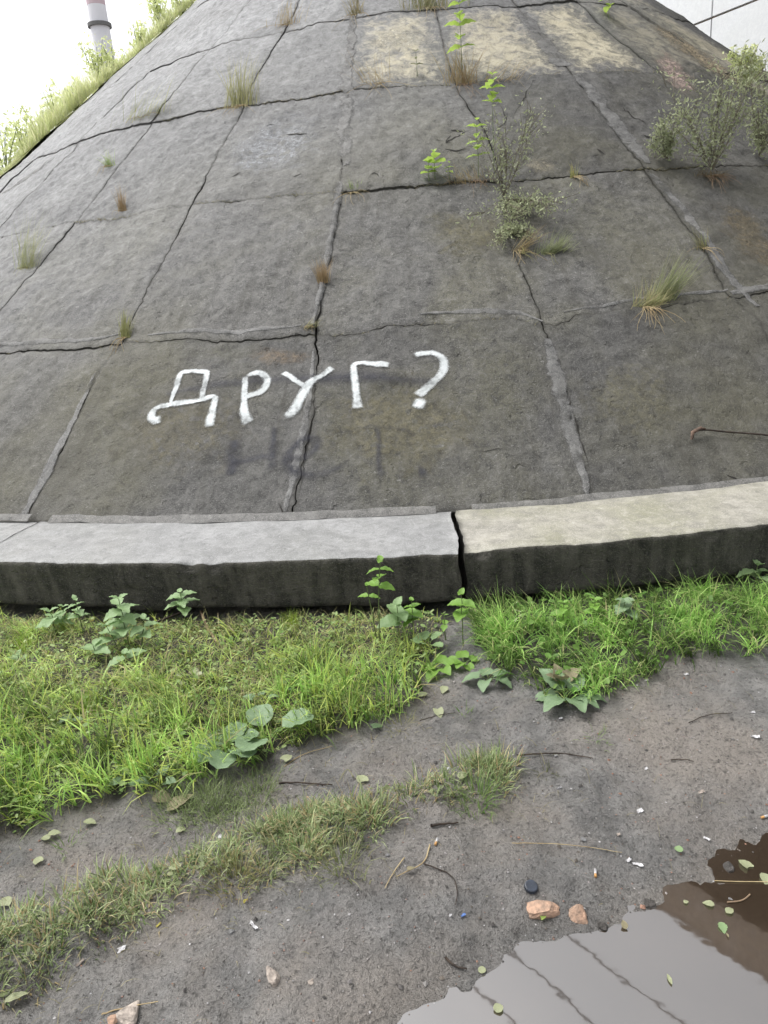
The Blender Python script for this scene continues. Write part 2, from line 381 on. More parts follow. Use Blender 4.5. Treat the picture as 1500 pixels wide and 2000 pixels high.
# ------------------------------------------------------------------ the ground
def inpoly(poly, X, Y):
    r = np.zeros(X.shape, bool); n = len(poly)
    for i in range(n):
        x1, y1 = poly[i]; x2, y2 = poly[(i + 1) % n]
        c = ((y1 > Y) != (y2 > Y)) & (X < (x2 - x1) * (Y - y1) / (y2 - y1 + 1e-12) + x1)
        r ^= c
    return r
def sdist(poly, X, Y):
    d = np.full(X.shape, 1e9); n = len(poly)
    for i in range(n):
        a = np.array(poly[i]); b = np.array(poly[(i + 1) % n]); e = b - a
        t = np.clip(((X - a[0]) * e[0] + (Y - a[1]) * e[1]) / (e @ e), 0, 1)
        d = np.minimum(d, np.hypot(X - a[0] - t * e[0], Y - a[1] - t * e[1]))
    return np.where(inpoly(poly, X, Y), -d, d)
def gpoly(px, z=-0.02): return [tuple(on_plane(x, y, z)[:2]) for x, y in px]
WATER = -0.055
PUD = gpoly([(700,2120),(770,2020),(800,1975),(860,1935),(905,1915),(960,1872),(1010,1850),(1060,1842),(1120,1822),(1190,1815),(1215,1785),(1245,1762),(1290,1757),(1305,1728),(1350,1716),(1392,1728),(1410,1712),(1402,1690),(1430,1668),(1468,1652),(1482,1640),(1520,1625),(1640,1590),(1800,1600),(2000,1750),(2100,2000),(1900,2300),(1400,2500),(900,2350)], WATER)
LUSH_L = gpoly([(-260,1190),(870,1200),(862,1280),(830,1345),(800,1395),(740,1415),(640,1438),(560,1470),(500,1500),(420,1525),(330,1555),(200,1565),(110,1600),(0,1645),(-300,1790)])
LUSH_R = gpoly([(925,1200),(1000,1195),(1500,1125),(1800,1085),(1850,1240),(1500,1290),(1350,1300),(1260,1335),(1190,1372),(1120,1385),(1050,1370),(1000,1330),(960,1310),(930,1270)])
STRIP = gpoly([(-200,1960),(0,1825),(130,1762),(200,1712),(300,1700),(400,1668),(500,1630),(600,1590),(700,1560),(820,1540),(905,1512),(960,1485),(985,1505),(985,1540),(930,1562),(850,1585),(740,1620),(700,1665),(560,1712),(430,1740),(250,1795),(130,1880),(60,1920),(-100,2040)])
PATCH = gpoly([(360,1560),(440,1530),(530,1510),(520,1570),(460,1610),(380,1620),(330,1600)])
def ground_z(X, Y):
    X = np.asarray(X, float); Y = np.asarray(Y, float); z0 = np.zeros_like(X)
    P = np.stack([X, Y, z0], -1)
    z = -0.012 + 0.022 * fbm(P * 1.3, 2, 101) + 0.014 * fbm(P * 5, 3, 102) + 0.0085 * fbm(P * 22, 3, 103) + 0.010 * np.abs(fbm(P * np.array([9., 3.2, 1]), 2, 107))
    near = sstep(9, 5, np.hypot(X, Y - 1))
    rc = np.hypot(X - CX, Y - CY)
    z = z * near + (-0.03) * (1 - near)
    z = z - 0.065 * sstep(10.72, 10.48, rc)                     # scoured hollow under the curb
    m = np.where(np.minimum(sdist(LUSH_L, X, Y), sdist(LUSH_R, X, Y)) < 0, 1, 0)
    dl = np.minimum(sdist(LUSH_L, X, Y), sdist(LUSH_R, X, Y)); z = z + 0.025 * sstep(0.03, -0.10, dl)
    ds = sdist(STRIP, X, Y); z = z + 0.022 * sstep(0.03, -0.06, ds)
    dp = sdist(PUD, X, Y) + 0.020 * fbm(P * 11, 4, 105)
    flat = sstep(0.45, 0.0, dp)
    zp = WATER + np.clip(dp * 0.11, -0.05, 0.045) + 0.0032 * fbm(P * 26, 2, 104)
    return z * (1 - flat) + zp * flat
def gz(x, y): return float(ground_z(np.array([x]), np.array([y]))[0])
def at(px, py):
    P = on_plane(px, py)
    for _ in range(4): P = on_plane(px, py, gz(P[0], P[1]))
    return P

m, t, b = mat('mud', 0.55); N = NB(t); c = N.coord()
big = N.noise(1.5, 5, 0.6, c, 0.3); med = N.noise(9, 6, 0.7, c); fine = N.noise(70, 5, 0.7, c); grit = N.noise(260, 2, 0.7, c)
colr = N.mix(N.ramp(med, [(0.32, 0.0), (0.68, 1.0)]), (0.108, 0.106, 0.103), (0.248, 0.242, 0.232))
colr = N.mix(N.ramp(big, [(0.44, 0.0), (0.62, 0.85)]), colr, (0.255, 0.228, 0.200))
colr = N.mix(N.ramp(fine, [(0.33, 0.7), (0.48, 0.0)]), colr, (0.022, 0.02, 0.018))
colr = N.mix(N.ramp(fine, [(0.60, 0.0), (0.76, 0.5)]), colr, (0.22, 0.20, 0.185))
v = N.new('ShaderNodeTexVoronoi'); v.inputs['Scale'].default_value = 60; N.link(c, v.inputs['Vector'])
sepc = N.new('ShaderNodeSeparateColor'); N.link(v.outputs['Color'], sepc.inputs[0])
speck = N.math('MULTIPLY', N.ramp(v.outputs['Distance'], [(0.14, 0.8), (0.22, 0.0)]), N.ramp(sepc.outputs[0], [(0.72, 0.0), (0.76, 1.0)]))
speckc = N.ramp(sepc.outputs[1], [(0.0, (0.30, 0.28, 0.27)), (0.55, (0.38, 0.36, 0.35)), (0.75, (0.36, 0.18, 0.12)), (1.0, (0.5, 0.5, 0.52))])
colr = N.mix(speck, colr, speckc)
pale = N.ramp(N.noise(4.2, 6, 0.75, c, 0.6), [(0.52, 0.0), (0.66, 0.45)])
colr = N.mix(pale, colr, (0.235, 0.22, 0.21))
lawn = N.attr('lawn').outputs['Fac']
colr = N.mix(N.math('MULTIPLY', lawn, 0.8), colr, (0.022, 0.018, 0.012))
wet = N.attr('wet').outputs['Fac']
colr = N.mix(N.math('MULTIPLY', wet, 0.16), colr, (0.035, 0.03, 0.026))
N.link(colr, b.inputs['Base Color'])
N.link(N.math('SUBTRACT', N.ramp(med, [(0.3, 0.42), (0.7, 0.75)]), N.math('MULTIPLY', wet, 0.34)), b.inputs['Roughness'])
h = N.math('ADD', fine, N.math('MULTIPLY', grit, 0.35)); h = N.math('ADD', h, N.math('MULTIPLY', speck, 0.6))
N.link(N.bump(h, 1.0, 0.014, N.bump(med, 1.0, 0.045)), b.inputs['Normal'])
MAT['mud'] = m
xs = np.concatenate([[-300, -120, -50, -25, -14, -9, -6.5, -5, -4, -3.4], np.arange(-3.0, 3.01, 0.0165), [3.4, 4, 5, 6.5, 9, 14, 25, 50, 120, 300]])
ys = np.concatenate([[-300, -120, -50, -25, -14, -8, -4, -2, -1, -0.4, 0.1, 0.4], np.arange(0.62, 4.0, 0.0165), [4.2, 4.6, 5.2, 6, 8, 12, 20, 35, 60, 120, 300, 500]])
X, Y = np.meshgrid(xs, ys, indexing='ij'); Z = ground_z(X, Y)
PDS = sdist(PUD, X, Y)
WET = 0.6 * sstep(0.25, 0.0, PDS) + 0.7 * sstep(0.07, 0.01, PDS + .03 * fbm(np.stack([X, Y, X * 0], -1) * 16, 2, 44)) + 0.5 * sstep(0.3, 0.7, fbm(np.stack([X, Y, X * 0], -1) * 1.1, 2, 140) + 0.5) * 0.5
me = mesh_np('ground', np.stack([X, Y, Z], -1).reshape(-1, 3), grid_faces(len(xs), len(ys)), MAT['mud'], smooth=True, attrs={'wet': np.clip(WET, 0, 1), 'lawn': sstep(.02, -.05, np.minimum(sdist(LUSH_L, X, Y), sdist(LUSH_R, X, Y)) + .04 * fbm(np.stack([X, Y, X * 0], -1) * 12, 2, 33))})
tag(obj('ground', me), 'dark trodden mud track strewn with grit in front of the curb', kind='structure')

# puddle: still, brown, silty water with a film that mirrors the sky
m, t, b = mat('puddle_water', 0.03); N = NB(t)
b.inputs['IOR'].default_value = 3.2
colr = N.mix(N.ramp(N.noise(2.2, 3), [(0.4, 0.0), (0.65, 1.0)]), (0.030, 0.021, 0.014), (0.045, 0.033, 0.024))
N.link(colr, b.inputs['Base Color'])
N.link(N.bump(N.noise(13, 2, 0.5), 0.22, 0.001), b.inputs['Normal'])
pp = np.array(PUD); cen = pp.mean(0); big_ = cen + (pp - cen) * 1.25
x0, y0 = big_.min(0); x1, y1 = big_.max(0)
gx = np.linspace(x0, x1, 60); gy = np.linspace(y0, y1, 60); X, Y = np.meshgrid(gx, gy, indexing='ij')
keepv = (sdist(PUD, X, Y) < 0.12).ravel(); F = grid_faces(60, 60); F = F[keepv[F].all(1)]
used = np.unique(F); remap = -np.ones(3600, int); remap[used] = np.arange(len(used))
V = np.stack([X, Y, np.full_like(X, WATER)], -1).reshape(-1, 3)[used]
tag(obj('puddle_water', mesh_np('puddle_water', V, remap[F], m, smooth=True)), 'still brown puddle mirroring a grey sky at the bottom right', kind='structure')

# ------------------------------------------------------------------ the cone: backing earth and concrete panels
phs = np.linspace(-2.6, 2.0, 90); ss = np.linspace(-0.5, SMAX * 0.93, 26)
S_, P_ = np.meshgrid(ss, phs, indexing='ij')
V = cone_p(S_, P_, np.full_like(S_, -0.085) + 0.012 * n1(S_ * 3 + P_ * 40, 3))
core = obj('embankment', mesh_np('embankment', V.reshape(-1, 3), grid_faces(len(ss), len(phs)), MAT['soil'], smooth=True))
tag(core, 'tall cone shaped bridge embankment clad in cracked grey concrete panels', kind='structure')
PANELOFF = {}
JMIN, JMAX = -4, 8
def panel_off(k, j, s, ph):
    r = PANELOFF.setdefault((k, j), (random.uniform(-0.008, 0.008), random.uniform(-0.006, 0.006), random.uniform(-0.006, 0.006)))
    return r[0] + r[1] * (s / PL - k - 0.5) + r[2] * ((ph - PH0) / DPH - j - 0.5)
def halfgap(x, seed):
    return np.clip(0.0030 + 0.0060 * n1(x, seed, 4), 0.0006, 0.010)
WASH = {(3, 1): 0.85, (3, 2): 0.8, (3, 3): 1.0, (4, 4): 0.6, (3, 5): 0.5, (3, 4): 0.35, (2, 5): 0.45, (4, 3): .4, (4, 5): .5}
for k in range(NROW):
    for j in range(JMIN, JMAX):
        near = k <= 2 and -2 <= j <= 4
        n_ = 72 if near else (30 if k <= 4 and -3 <= j <= 5 else 14)
        u = np.linspace(0, 1, n_); U_, V_ = np.meshgrid(u, u, indexing='ij')
        s = (k + V_) * PL; ph = PH0 + (j + U_) * DPH
        for _ in range(5):
            r = CR - s * COSA
            a = pjoint(j, s) + halfgap(s * 2.1, 200 + j) / r; b_ = pjoint(j + 1, s) - halfgap(s * 2.1, 201 + j) / r
            ph = a * (1 - U_) + b_ * U_
            lo = srow(k, ph) + halfgap(ph * 20, 300 + k); hi = srow(k + 1, ph) - halfgap(ph * 20, 301 + k)
            s = lo * (1 - V_) + hi * V_
        r = CR - s * COSA
        edge = np.minimum(np.minimum((ph - a) * r, (b_ - ph) * r), np.minimum(s - lo, hi - s))
        h = cone_relief(s, ph) + panel_off(k, j, s, ph) - 0.003 * sstep(0.02, 0.0, edge)
        Vt = cone_p(s, ph, h).reshape(-1, 3)
        # skirt
        idx = np.arange(n_ * n_).reshape(n_, n_)
        ring = np.concatenate([idx[:, 0], idx[-1, 1:], idx[-2::-1, -1], idx[0, -2:0:-1]])
        sr, pr_, hr = s.reshape(-1)[ring], ph.reshape(-1)[ring], h.reshape(-1)[ring]
        Vs = np.concatenate([cone_p(sr, pr_, hr), cone_p(sr, pr_, hr - 0.075)])
        nr = len(ring); q = np.arange(nr); q2 = (q + 1) % nr; o0 = n_ * n_
        Fs = np.stack([o0 + q, o0 + nr + q, o0 + nr + q2, o0 + q2], -1)
        at_e = np.concatenate([edge.ravel(), np.zeros(2 * nr)])
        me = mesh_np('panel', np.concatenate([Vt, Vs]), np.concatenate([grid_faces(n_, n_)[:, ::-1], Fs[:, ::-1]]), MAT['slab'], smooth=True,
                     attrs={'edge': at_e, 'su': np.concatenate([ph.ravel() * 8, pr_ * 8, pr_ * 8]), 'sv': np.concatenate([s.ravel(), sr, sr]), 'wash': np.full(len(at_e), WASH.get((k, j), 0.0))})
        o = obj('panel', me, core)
        if WASH.get((k, j), 0) >= 0.8: o['label'] = 'panel with flaking cream limewash'

OFFT = np.zeros((NROW, JMAX - JMIN, 3))
for (k, j), r in PANELOFF.items(): OFFT[k, j - JMIN] = r
def surf(s, ph, lift=0.0):
    """points on the clad face"""
    s = np.atleast_1d(s).astype(float); ph = np.atleast_1d(ph).astype(float)
    h = cone_relief(s, ph)
    k = np.zeros(s.shape, int); j = np.zeros(s.shape, int)
    for q in range(1, NROW): k += s > srow(q, ph)
    for q in range(JMIN + 1, JMAX): j += ph > pjoint(q, s)
    r = OFFT[k, j]; off = r[..., 0] + r[..., 1] * (s / PL - k - 0.5) + r[..., 2] * ((ph - PH0) / DPH - (j + JMIN) - 0.5)
    return cone_p(s, ph, h + off + lift)
def onslope(px, py, lift=0.0):
    s, ph = cone_uv(px, py); return surf(s, ph, lift)[0]

def resample(pts, step):
    pts = np.asarray(pts, float); d = np.concatenate([[0], np.cumsum(np.linalg.norm(np.diff(pts, axis=0), axis=1))])
    n = max(2, int(d[-1] / step) + 1); q = np.linspace(0, d[-1], n)
    return np.stack([np.interp(q, d, pts[:, i]) for i in range(pts.shape[1])], -1), q
def smooth_pts(pts, it=2):
    p = np.asarray(pts, float)
    for _ in range(it):
        q = [p[0]]
        for a, b in zip(p[:-1], p[1:]): q += [a * .75 + b * .25, a * .25 + b * .75]
        q.append(p[-1]); p = np.array(q)
    return p
def ribbon_on_slope(px, width, step=0.02, nv=5, lift=0.004, crown=0.0, edge_noise=0.0, seed=0, taper=0.0, smooth=True):
    """a ribbon laid over the panels; px: photo pixels of its centre line; width metres. returns V,F,u(across -1..1),len"""
    pts = [cone_uv(*p) for p in (smooth_pts(px) if smooth else px)]
    # local metric coordinates: (arc, slant)
    s = np.array([p[0] for p in pts]); ph = np.array([p[1] for p in pts]); pm = ph.mean()
    rm = CR - s.mean() * COSA
    Q, L = resample(np.stack([(ph - pm) * rm, s], -1), step)
    T = np.gradient(Q, axis=0); T /= np.linalg.norm(T, axis=1)[:, None] + 1e-9; Nn = np.stack([-T[:, 1], T[:, 0]], -1)
    n = len(Q); a = np.linspace(-1, 1, nv)
    w0 = np.interp(L / max(L[-1], 1e-6), np.linspace(0, 1, len(width)), width) if not np.isscalar(width) else np.full(n, width)
    wl = w0 * (1 + edge_noise * n1(L * 9, seed)); wr = w0 * (1 + edge_noise * n1(L * 9, seed + 50))
    off = np.where(a[None, :] < 0, wl[:, None], wr[:, None]) * 0.5 * a[None, :]
    pos = Q[:, None, :] + Nn[:, None, :] * off[..., None]
    S = pos[..., 1].ravel(); PHI = pos[..., 0].ravel() / rm + pm
    base = surf(S, PHI, 0.0).reshape(n, nv, 3)
    nrm = cone_n(PHI).reshape(n, nv, 3)
    hh = lift + crown * (1 - np.abs(a) ** 2.0)[None, :] * np.ones((n, 1))
    V = base + nrm * hh[..., None]
    return V.reshape(-1, 3), grid_faces(n, nv), np.tile(a, n), np.repeat(L, nv), L[-1]

def feathered(m):
    t = m.node_tree; N = NB(t); b = t.nodes['Principled BSDF']
    pr = N.math('SUBTRACT', 1.0, N.math('ABSOLUTE', N.attr('across').outputs['Fac']))
    v = N.math('ADD', pr, N.math('MULTIPLY', N.math('SUBTRACT', N.noise(28, 5, 0.7), 0.5), 0.9))
    v = N.math('MULTIPLY', N.ramp(v, [(0.12, 0.0), (0.42, 1.0)]), N.ramp(N.noise(5, 4, 0.6), [(0.30, 0.1), (0.50, 0.9)]))
    N.link(v, b.inputs['Alpha']); return m
MAT['smear'] = feathered(concrete('mortar_smear', (0.100, 0.100, 0.098), (0.160, 0.159, 0.156), (0.125, 0.12, 0.10), 0.4, specks=0, bumpd=0.003, variety=False))
MORT = [  # centre line in the photo, widths (m)
 ([(40,1005),(95,915),(150,815),(190,735)], [0.10, 0.13, 0.09, 0.03]),
 ([(555,1008),(570,930),(592,840),(605,760),(612,680)], [0.05, 0.10, 0.09, 0.08, 0.04]),
 ([(612,636),(640,500),(660,400),(665,360)], [0.05, 0.10, 0.12, 0.10]),
 ([(676,330),(672,250),(678,190),(684,110),(690,30)], [0.10, 0.13, 0.16, 0.13, 0.12]),
 ([(1150,965),(1130,890),(1105,800),(1090,740),(1068,665)], [0.04, 0.09, 0.11, 0.12, 0.05]),
 ([(1480,600),(1425,550),(1375,470),(1320,395),(1270,345)], [0.07, 0.09, 0.08, 0.07, 0.08]),
 ([(1262,325),(1215,255),(1165,190),(1125,150)], [0.09, 0.16, 0.17, 0.14]),
 ([(1100,130),(1055,70),(1020,20)], [0.2, 0.22, 0.16]),
 ([(1100,612),(1200,596),(1320,580),(1420,568)], [0.04, 0.07, 0.09, 0.05]),
 ([(290,655),(400,648),(500,650),(590,636)], [0.04, 0.09, 0.09, 0.03]),
 ([(0,675),(100,670),(190,665),(235,655)], [0.08, 0.09, 0.10, 0.03]),
 ([(820,615),(920,610),(1020,612),(1060,630)], [0.03, 0.08, 0.09, 0.04]),
 ([(1425,575),(1500,560),(1580,545)], [0.06, 0.08, 0.08]),
 ([(0,372),(60,340),(105,305)], [0.05, 0.16, 0.10]),
]
for i, (px, wd) in enumerate(MORT):
    wd = [q * (.62 if i in (0, 1, 2, 8, 9, 10, 11) else 1.05) for q in wd]
    V, F, a, L, LL = ribbon_on_slope(px, wd, 0.03, 7, lift=0.0008, crown=0.0045, edge_noise=0.5, seed=400 + i)
    V[:, 2] += 0.0015 * fbm(V * 30, 2, 9)
    obj('mortar_strip', mesh_np('mortar_strip', V, F, MAT['smear'], smooth=True, attrs={'across': a}), core)

def stain(px, wd, colour, amt, seed):
    m = concrete('stain', tuple(x * .8 for x in colour), colour, tuple(x * .9 for x in colour), .3, specks=0, bumpd=.006, variety=False)
    N = NB(m.node_tree); b = m.node_tree.nodes['Principled BSDF']
    pr = N.math('MULTIPLY', N.math('SUBTRACT', 1.0, N.math('ABSOLUTE', N.attr('across').outputs['Fac'])), N.attr('ends').outputs['Fac'])
    v = N.math('ADD', pr, N.math('MULTIPLY', N.math('SUBTRACT', N.noise(6, 6, .75), .5), 1.6))
    N.link(N.math('MULTIPLY', N.ramp(v, [(.22, 0.0), (.75, amt)]), N.ramp(N.noise(24, 5, .75), [(.35, .15), (.6, 1.0)])), b.inputs['Alpha'])
    V, F, a, L, LL = ribbon_on_slope(px, wd, .03, 15, lift=.0022, seed=seed)
    e = np.clip(np.minimum(L, LL - L) / (LL * .35), 0, 1)
    obj('surface_stain', mesh_np('surface_stain', V, F, m, smooth=True, attrs={'across': a, 'ends': e}), core)
stain([(430,300),(520,285),(640,270)], 1.3, (.30, .31, .325), .75, 1)
stain([(1295,95),(1315,135),(1350,190)], [.3, .5, .25], (.40, .31, .27), .95, 2)
stain([(1250,30),(1350,95),(1490,195)], .55, (.30, .25, .17), .85, 3)
stain([(1410,380),(1470,470),(1540,560)], .6, (.17, .14, .09), .7, 4)
stain([(720,95),(780,75),(840,70)], .8, (.44, .42, .35), .7, 5)
stain([(1020,310),(1050,320),(1090,325)], .3, (.22, .20, .15), .8, 6)
stain([(840,470),(900,440),(960,500)], .8, (.17, .155, .095), .6, 7)
stain([(640,760),(760,840),(960,800)], 1.0, (.155, .14, .085), .6, 8)
stain([(240,800),(360,860),(520,800)], .9, (.15, .135, .085), .5, 9)
stain([(1180,700),(1240,780),(1220,860)], .8, (.16, .15, .10), .5, 10)
stain([(480,690),(540,700),(620,690)], .2, (.22, .17, .12), .6, 11)
# hairline cracks and spalled edges that stand in the panels (thin dark filled grooves)
MAT['groove'] = simple('crack_dirt', (0.02, 0.018, 0.015), None, 50, 0.95)
CR_ = [([(880,265),(870,280),(885,270),(905,262),(912,258)],.02),([(870,292),(893,294),(910,290)],.018),([(880,255),(905,258)],.014),([(1218,208),(1235,225),(1262,240)],.025),
 ([(1110,770),(1115,790),(1112,805)],.012),([(1118,800),(1128,830),(1140,870),(1150,905)],.010),([(1420,925),(1450,940),(1460,935)],.010),
 ([(545,985),(552,1000),(557,1010)],.008),([(1165,295),(1180,305)],.02),([(725,350),(735,345),(742,355)],.012),([(450,345),(470,335)],.014),
 ([(575,347),(590,340)],.014),([(960,345),(985,300),(1005,268)],.008),([(640,775),(612,800),(600,860),(585,960)],.006),([(430,740),(450,735)],.004),
 ([(1340,255),(1358,268)],.03),([(1252,262),(1275,270)],.03),([(560,263),(600,262)],.02),([(520,245),(535,243)],.02),([(940,880),(965,875),(985,873)],.005),
 ([(975,200),(990,235),(965,260)],.008),([(1040,160),(1020,200),(1000,230)],.006)]
for i, (px, wd) in enumerate(CR_):
    p2, _ = resample(np.array(px, float), 6); p2 = p2 + rng.normal(0, 1.0, p2.shape)
    V, F, a, L, LL = ribbon_on_slope(p2, [wd * .2, wd, wd * .8, wd * .15], 0.012, 3, lift=0.0025, edge_noise=0.8, seed=700 + i, smooth=False)
    obj('surface_crack', mesh_np('surface_crack', V, F, MAT['groove']), core)
# small stones and crumbs lying on the ledges of the slope
# ------------------------------------------------------------------ graffiti
def paintmat(name, colour, opacity, edge, noise_amt):
    m, t, b = mat(name, 0.75); N = NB(t)
    b.inputs['Base Color'].default_value = (*colour, 1)
    ac = N.attr('across').outputs['Fac']; al = N.attr('fade').outputs['Fac']
    n_ = N.noise(90, 4, 0.7); n2_ = N.noise(14, 3, 0.6)
    prof = N.math('SUBTRACT', 1.0, N.math('ABSOLUTE', ac))
    v = N.math('ADD', prof, N.math('MULTIPLY', N.math('SUBTRACT', n_, 0.5), noise_amt))
    v = N.ramp(v, [(0.02, 0.0), (edge, 0.96)])
    v = N.math('MULTIPLY', v, N.math('MULTIPLY', al, opacity))
    v = N.math('MULTIPLY', v, N.ramp(n2_, [(0.32, 0.45), (0.52, 1.0)]))
    N.link(v, b.inputs['Alpha'])
    N.link(N.bump(N.noise(38, 5, 0.7), 1.0, 0.005), b.inputs['Normal'])
    return m
MAT['spray'] = paintmat('white_spray_paint', (0.70, 0.74, 0.75), 0.84, 0.55, 1.0)
MAT['oldpaint'] = paintmat('faded_dark_paint', (0.026, 0.028, 0.044), 0.60, 0.95, 0.6)
def letter(name, root, strokes, material, lift):
    mb = []; off = 0; VV = []; FF = []; A = []; B = []
    for si, (px, wd, fade) in enumerate(strokes):
        V, F, a, L, LL = ribbon_on_slope(px, [q * 1.05 for q in wd], 0.012, 9, lift=lift + 0.0006 * si, seed=si + 900)
        VV.append(V); FF.append(F + off); off += len(V); A.append(a)
        endf = sstep(0, 0.02, L) * sstep(0, 0.02, LL - L)
        B.append(np.interp(L / LL, np.linspace(0, 1, len(fade)), fade) * endf)
    me = mesh_np(name, np.concatenate(VV), np.concatenate(FF), material, smooth=True, attrs={'across': np.concatenate(A), 'fade': np.concatenate(B)})
    return obj(name, me, root)
g0 = onslope(590, 760)
gr = empty('graffiti', (0, 0, 0), 'white spray painted Cyrillic word with a question mark on the lowest panels', 'graffiti')
W_ = 0.066
letter('letter', gr, [
    ([(318,822),(300,826),(298,812),(312,797),(345,793),(390,787),(420,778),(424,782),(421,795),(413,825),(411,838)], [.07,.07,.055,.055,.05,.05,.05,.05,.055,.065,.07], [1,1,1,1,1,1,1,1]),
    ([(335,793),(345,765),(355,735),(357,730),(380,729),(405,728),(406,735),(400,760),(396,785)], [.035,.04,.05,.05,.05,.05,.05,.045,.045], [.8,.8,1,1,1,.85,.75])], MAT['spray'], 0.0085)['label'] = 'Cyrillic letter Д'
letter('letter', gr, [
    ([(480,737),(479,760),(477,790),(479,815),(486,827)], [.045,.05,.05,.065,.085], [.9,.9,1,1,1]),
    ([(482,738),(495,731),(512,730),(523,740),(520,755),(505,767),(485,775),(477,778)], [.03,.05,.055,.06,.065,.06,.055,.04], [.7,1,1,.9,.75,.8,.9])], MAT['spray'], 0.0085)['label'] = 'Cyrillic letter Р'
letter('letter', gr, [
    ([(552,727),(565,735),(580,748),(598,756)], [.05,.045,.045,.04], [1,1,.8,.8]),
    ([(650,717),(632,732),(612,745),(598,758),(588,777),(578,795),(565,808),(555,812)], [.055,.05,.05,.07,.07,.07,.08,.06], [1,.9,.85,1,1,1,1,.8])], MAT['spray'], 0.0085)['label'] = 'Cyrillic letter У'
letter('letter', gr, [
    ([(761,712),(735,710),(710,709),(694,711),(690,716),(693,740),(696,770),(698,796)], [.055,.055,.05,.05,.055,.055,.055,.08], [1,1,1,1,1,1,1,1])], MAT['spray'], 0.0085)['label'] = 'Cyrillic letter Г'
letter('question_mark', gr, [
    ([(809,693),(825,687),(848,686),(865,697),(869,713),(860,732),(842,748),(825,762),(815,771)], [.05,.05,.05,.065,.07,.065,.06,.065,.08], [1,1,.9,.8,.85,.8,.75,.85,1]),
    ([(806,783),(819,786),(832,789)], [.075,.095,.075], [1,1,1])], MAT['spray'], 0.0085)
g2 = empty('faded_graffiti', (0, 0, 0), 'faint dark blue older Cyrillic writing below the white word and a dark stroke behind it', 'graffiti')
letter('letter', g2, [
    ([(460,858),(456,890),(450,930)], [.10,.13,.08], [1,1,1]),
    ([(452,903),(485,898),(528,890)], [.07,.07,.07], [.8,.8,.8]),
    ([(536,832),(533,870),(531,918)], [.05,.07,.07], [1,1,.8])], MAT['oldpaint'], 0.006)['label'] = 'Cyrillic letter Н'
letter('letter', g2, [
    ([(560,895),(600,890),(622,868),(610,850),(585,860),(560,885),(558,910),(590,925),(630,925),(670,905)], [.06,.07,.09,.07,.07,.08,.10,.08,.08,.06], [.8,.9,.9,.8,1,1,.9,.6,.6,.7])], MAT['oldpaint'], 0.006)['label'] = 'Cyrillic letter Е'
letter('letter', g2, [
    ([(640,848),(680,840),(735,830),(790,836),(812,850)], [.03,.03,.04,.05,.05], [.2,.3,.4,.4,.4]),
    ([(735,832),(741,855),(739,885),(739,915),(750,930)], [.045,.04,.04,.05,.07], [.7,.9,.9,.8,.6])], MAT['oldpaint'], 0.0066)['label'] = 'Cyrillic letter Т'
letter('full_stop', g2, [([(815,921),(823,920),(832,914)], [.11,.13,.08], [1,1,.9])], MAT['oldpaint'], 0.006)
letter('stroke', g2, [([(325,775),(400,757),(480,746),(560,740),(640,738),(720,735),(800,740),(880,745)], [.08,.10,.10,.10,.12,.14,.13,.08], [.6,.8,.7,.7,.9,1,.8,.2])], MAT['oldpaint'], 0.0045)

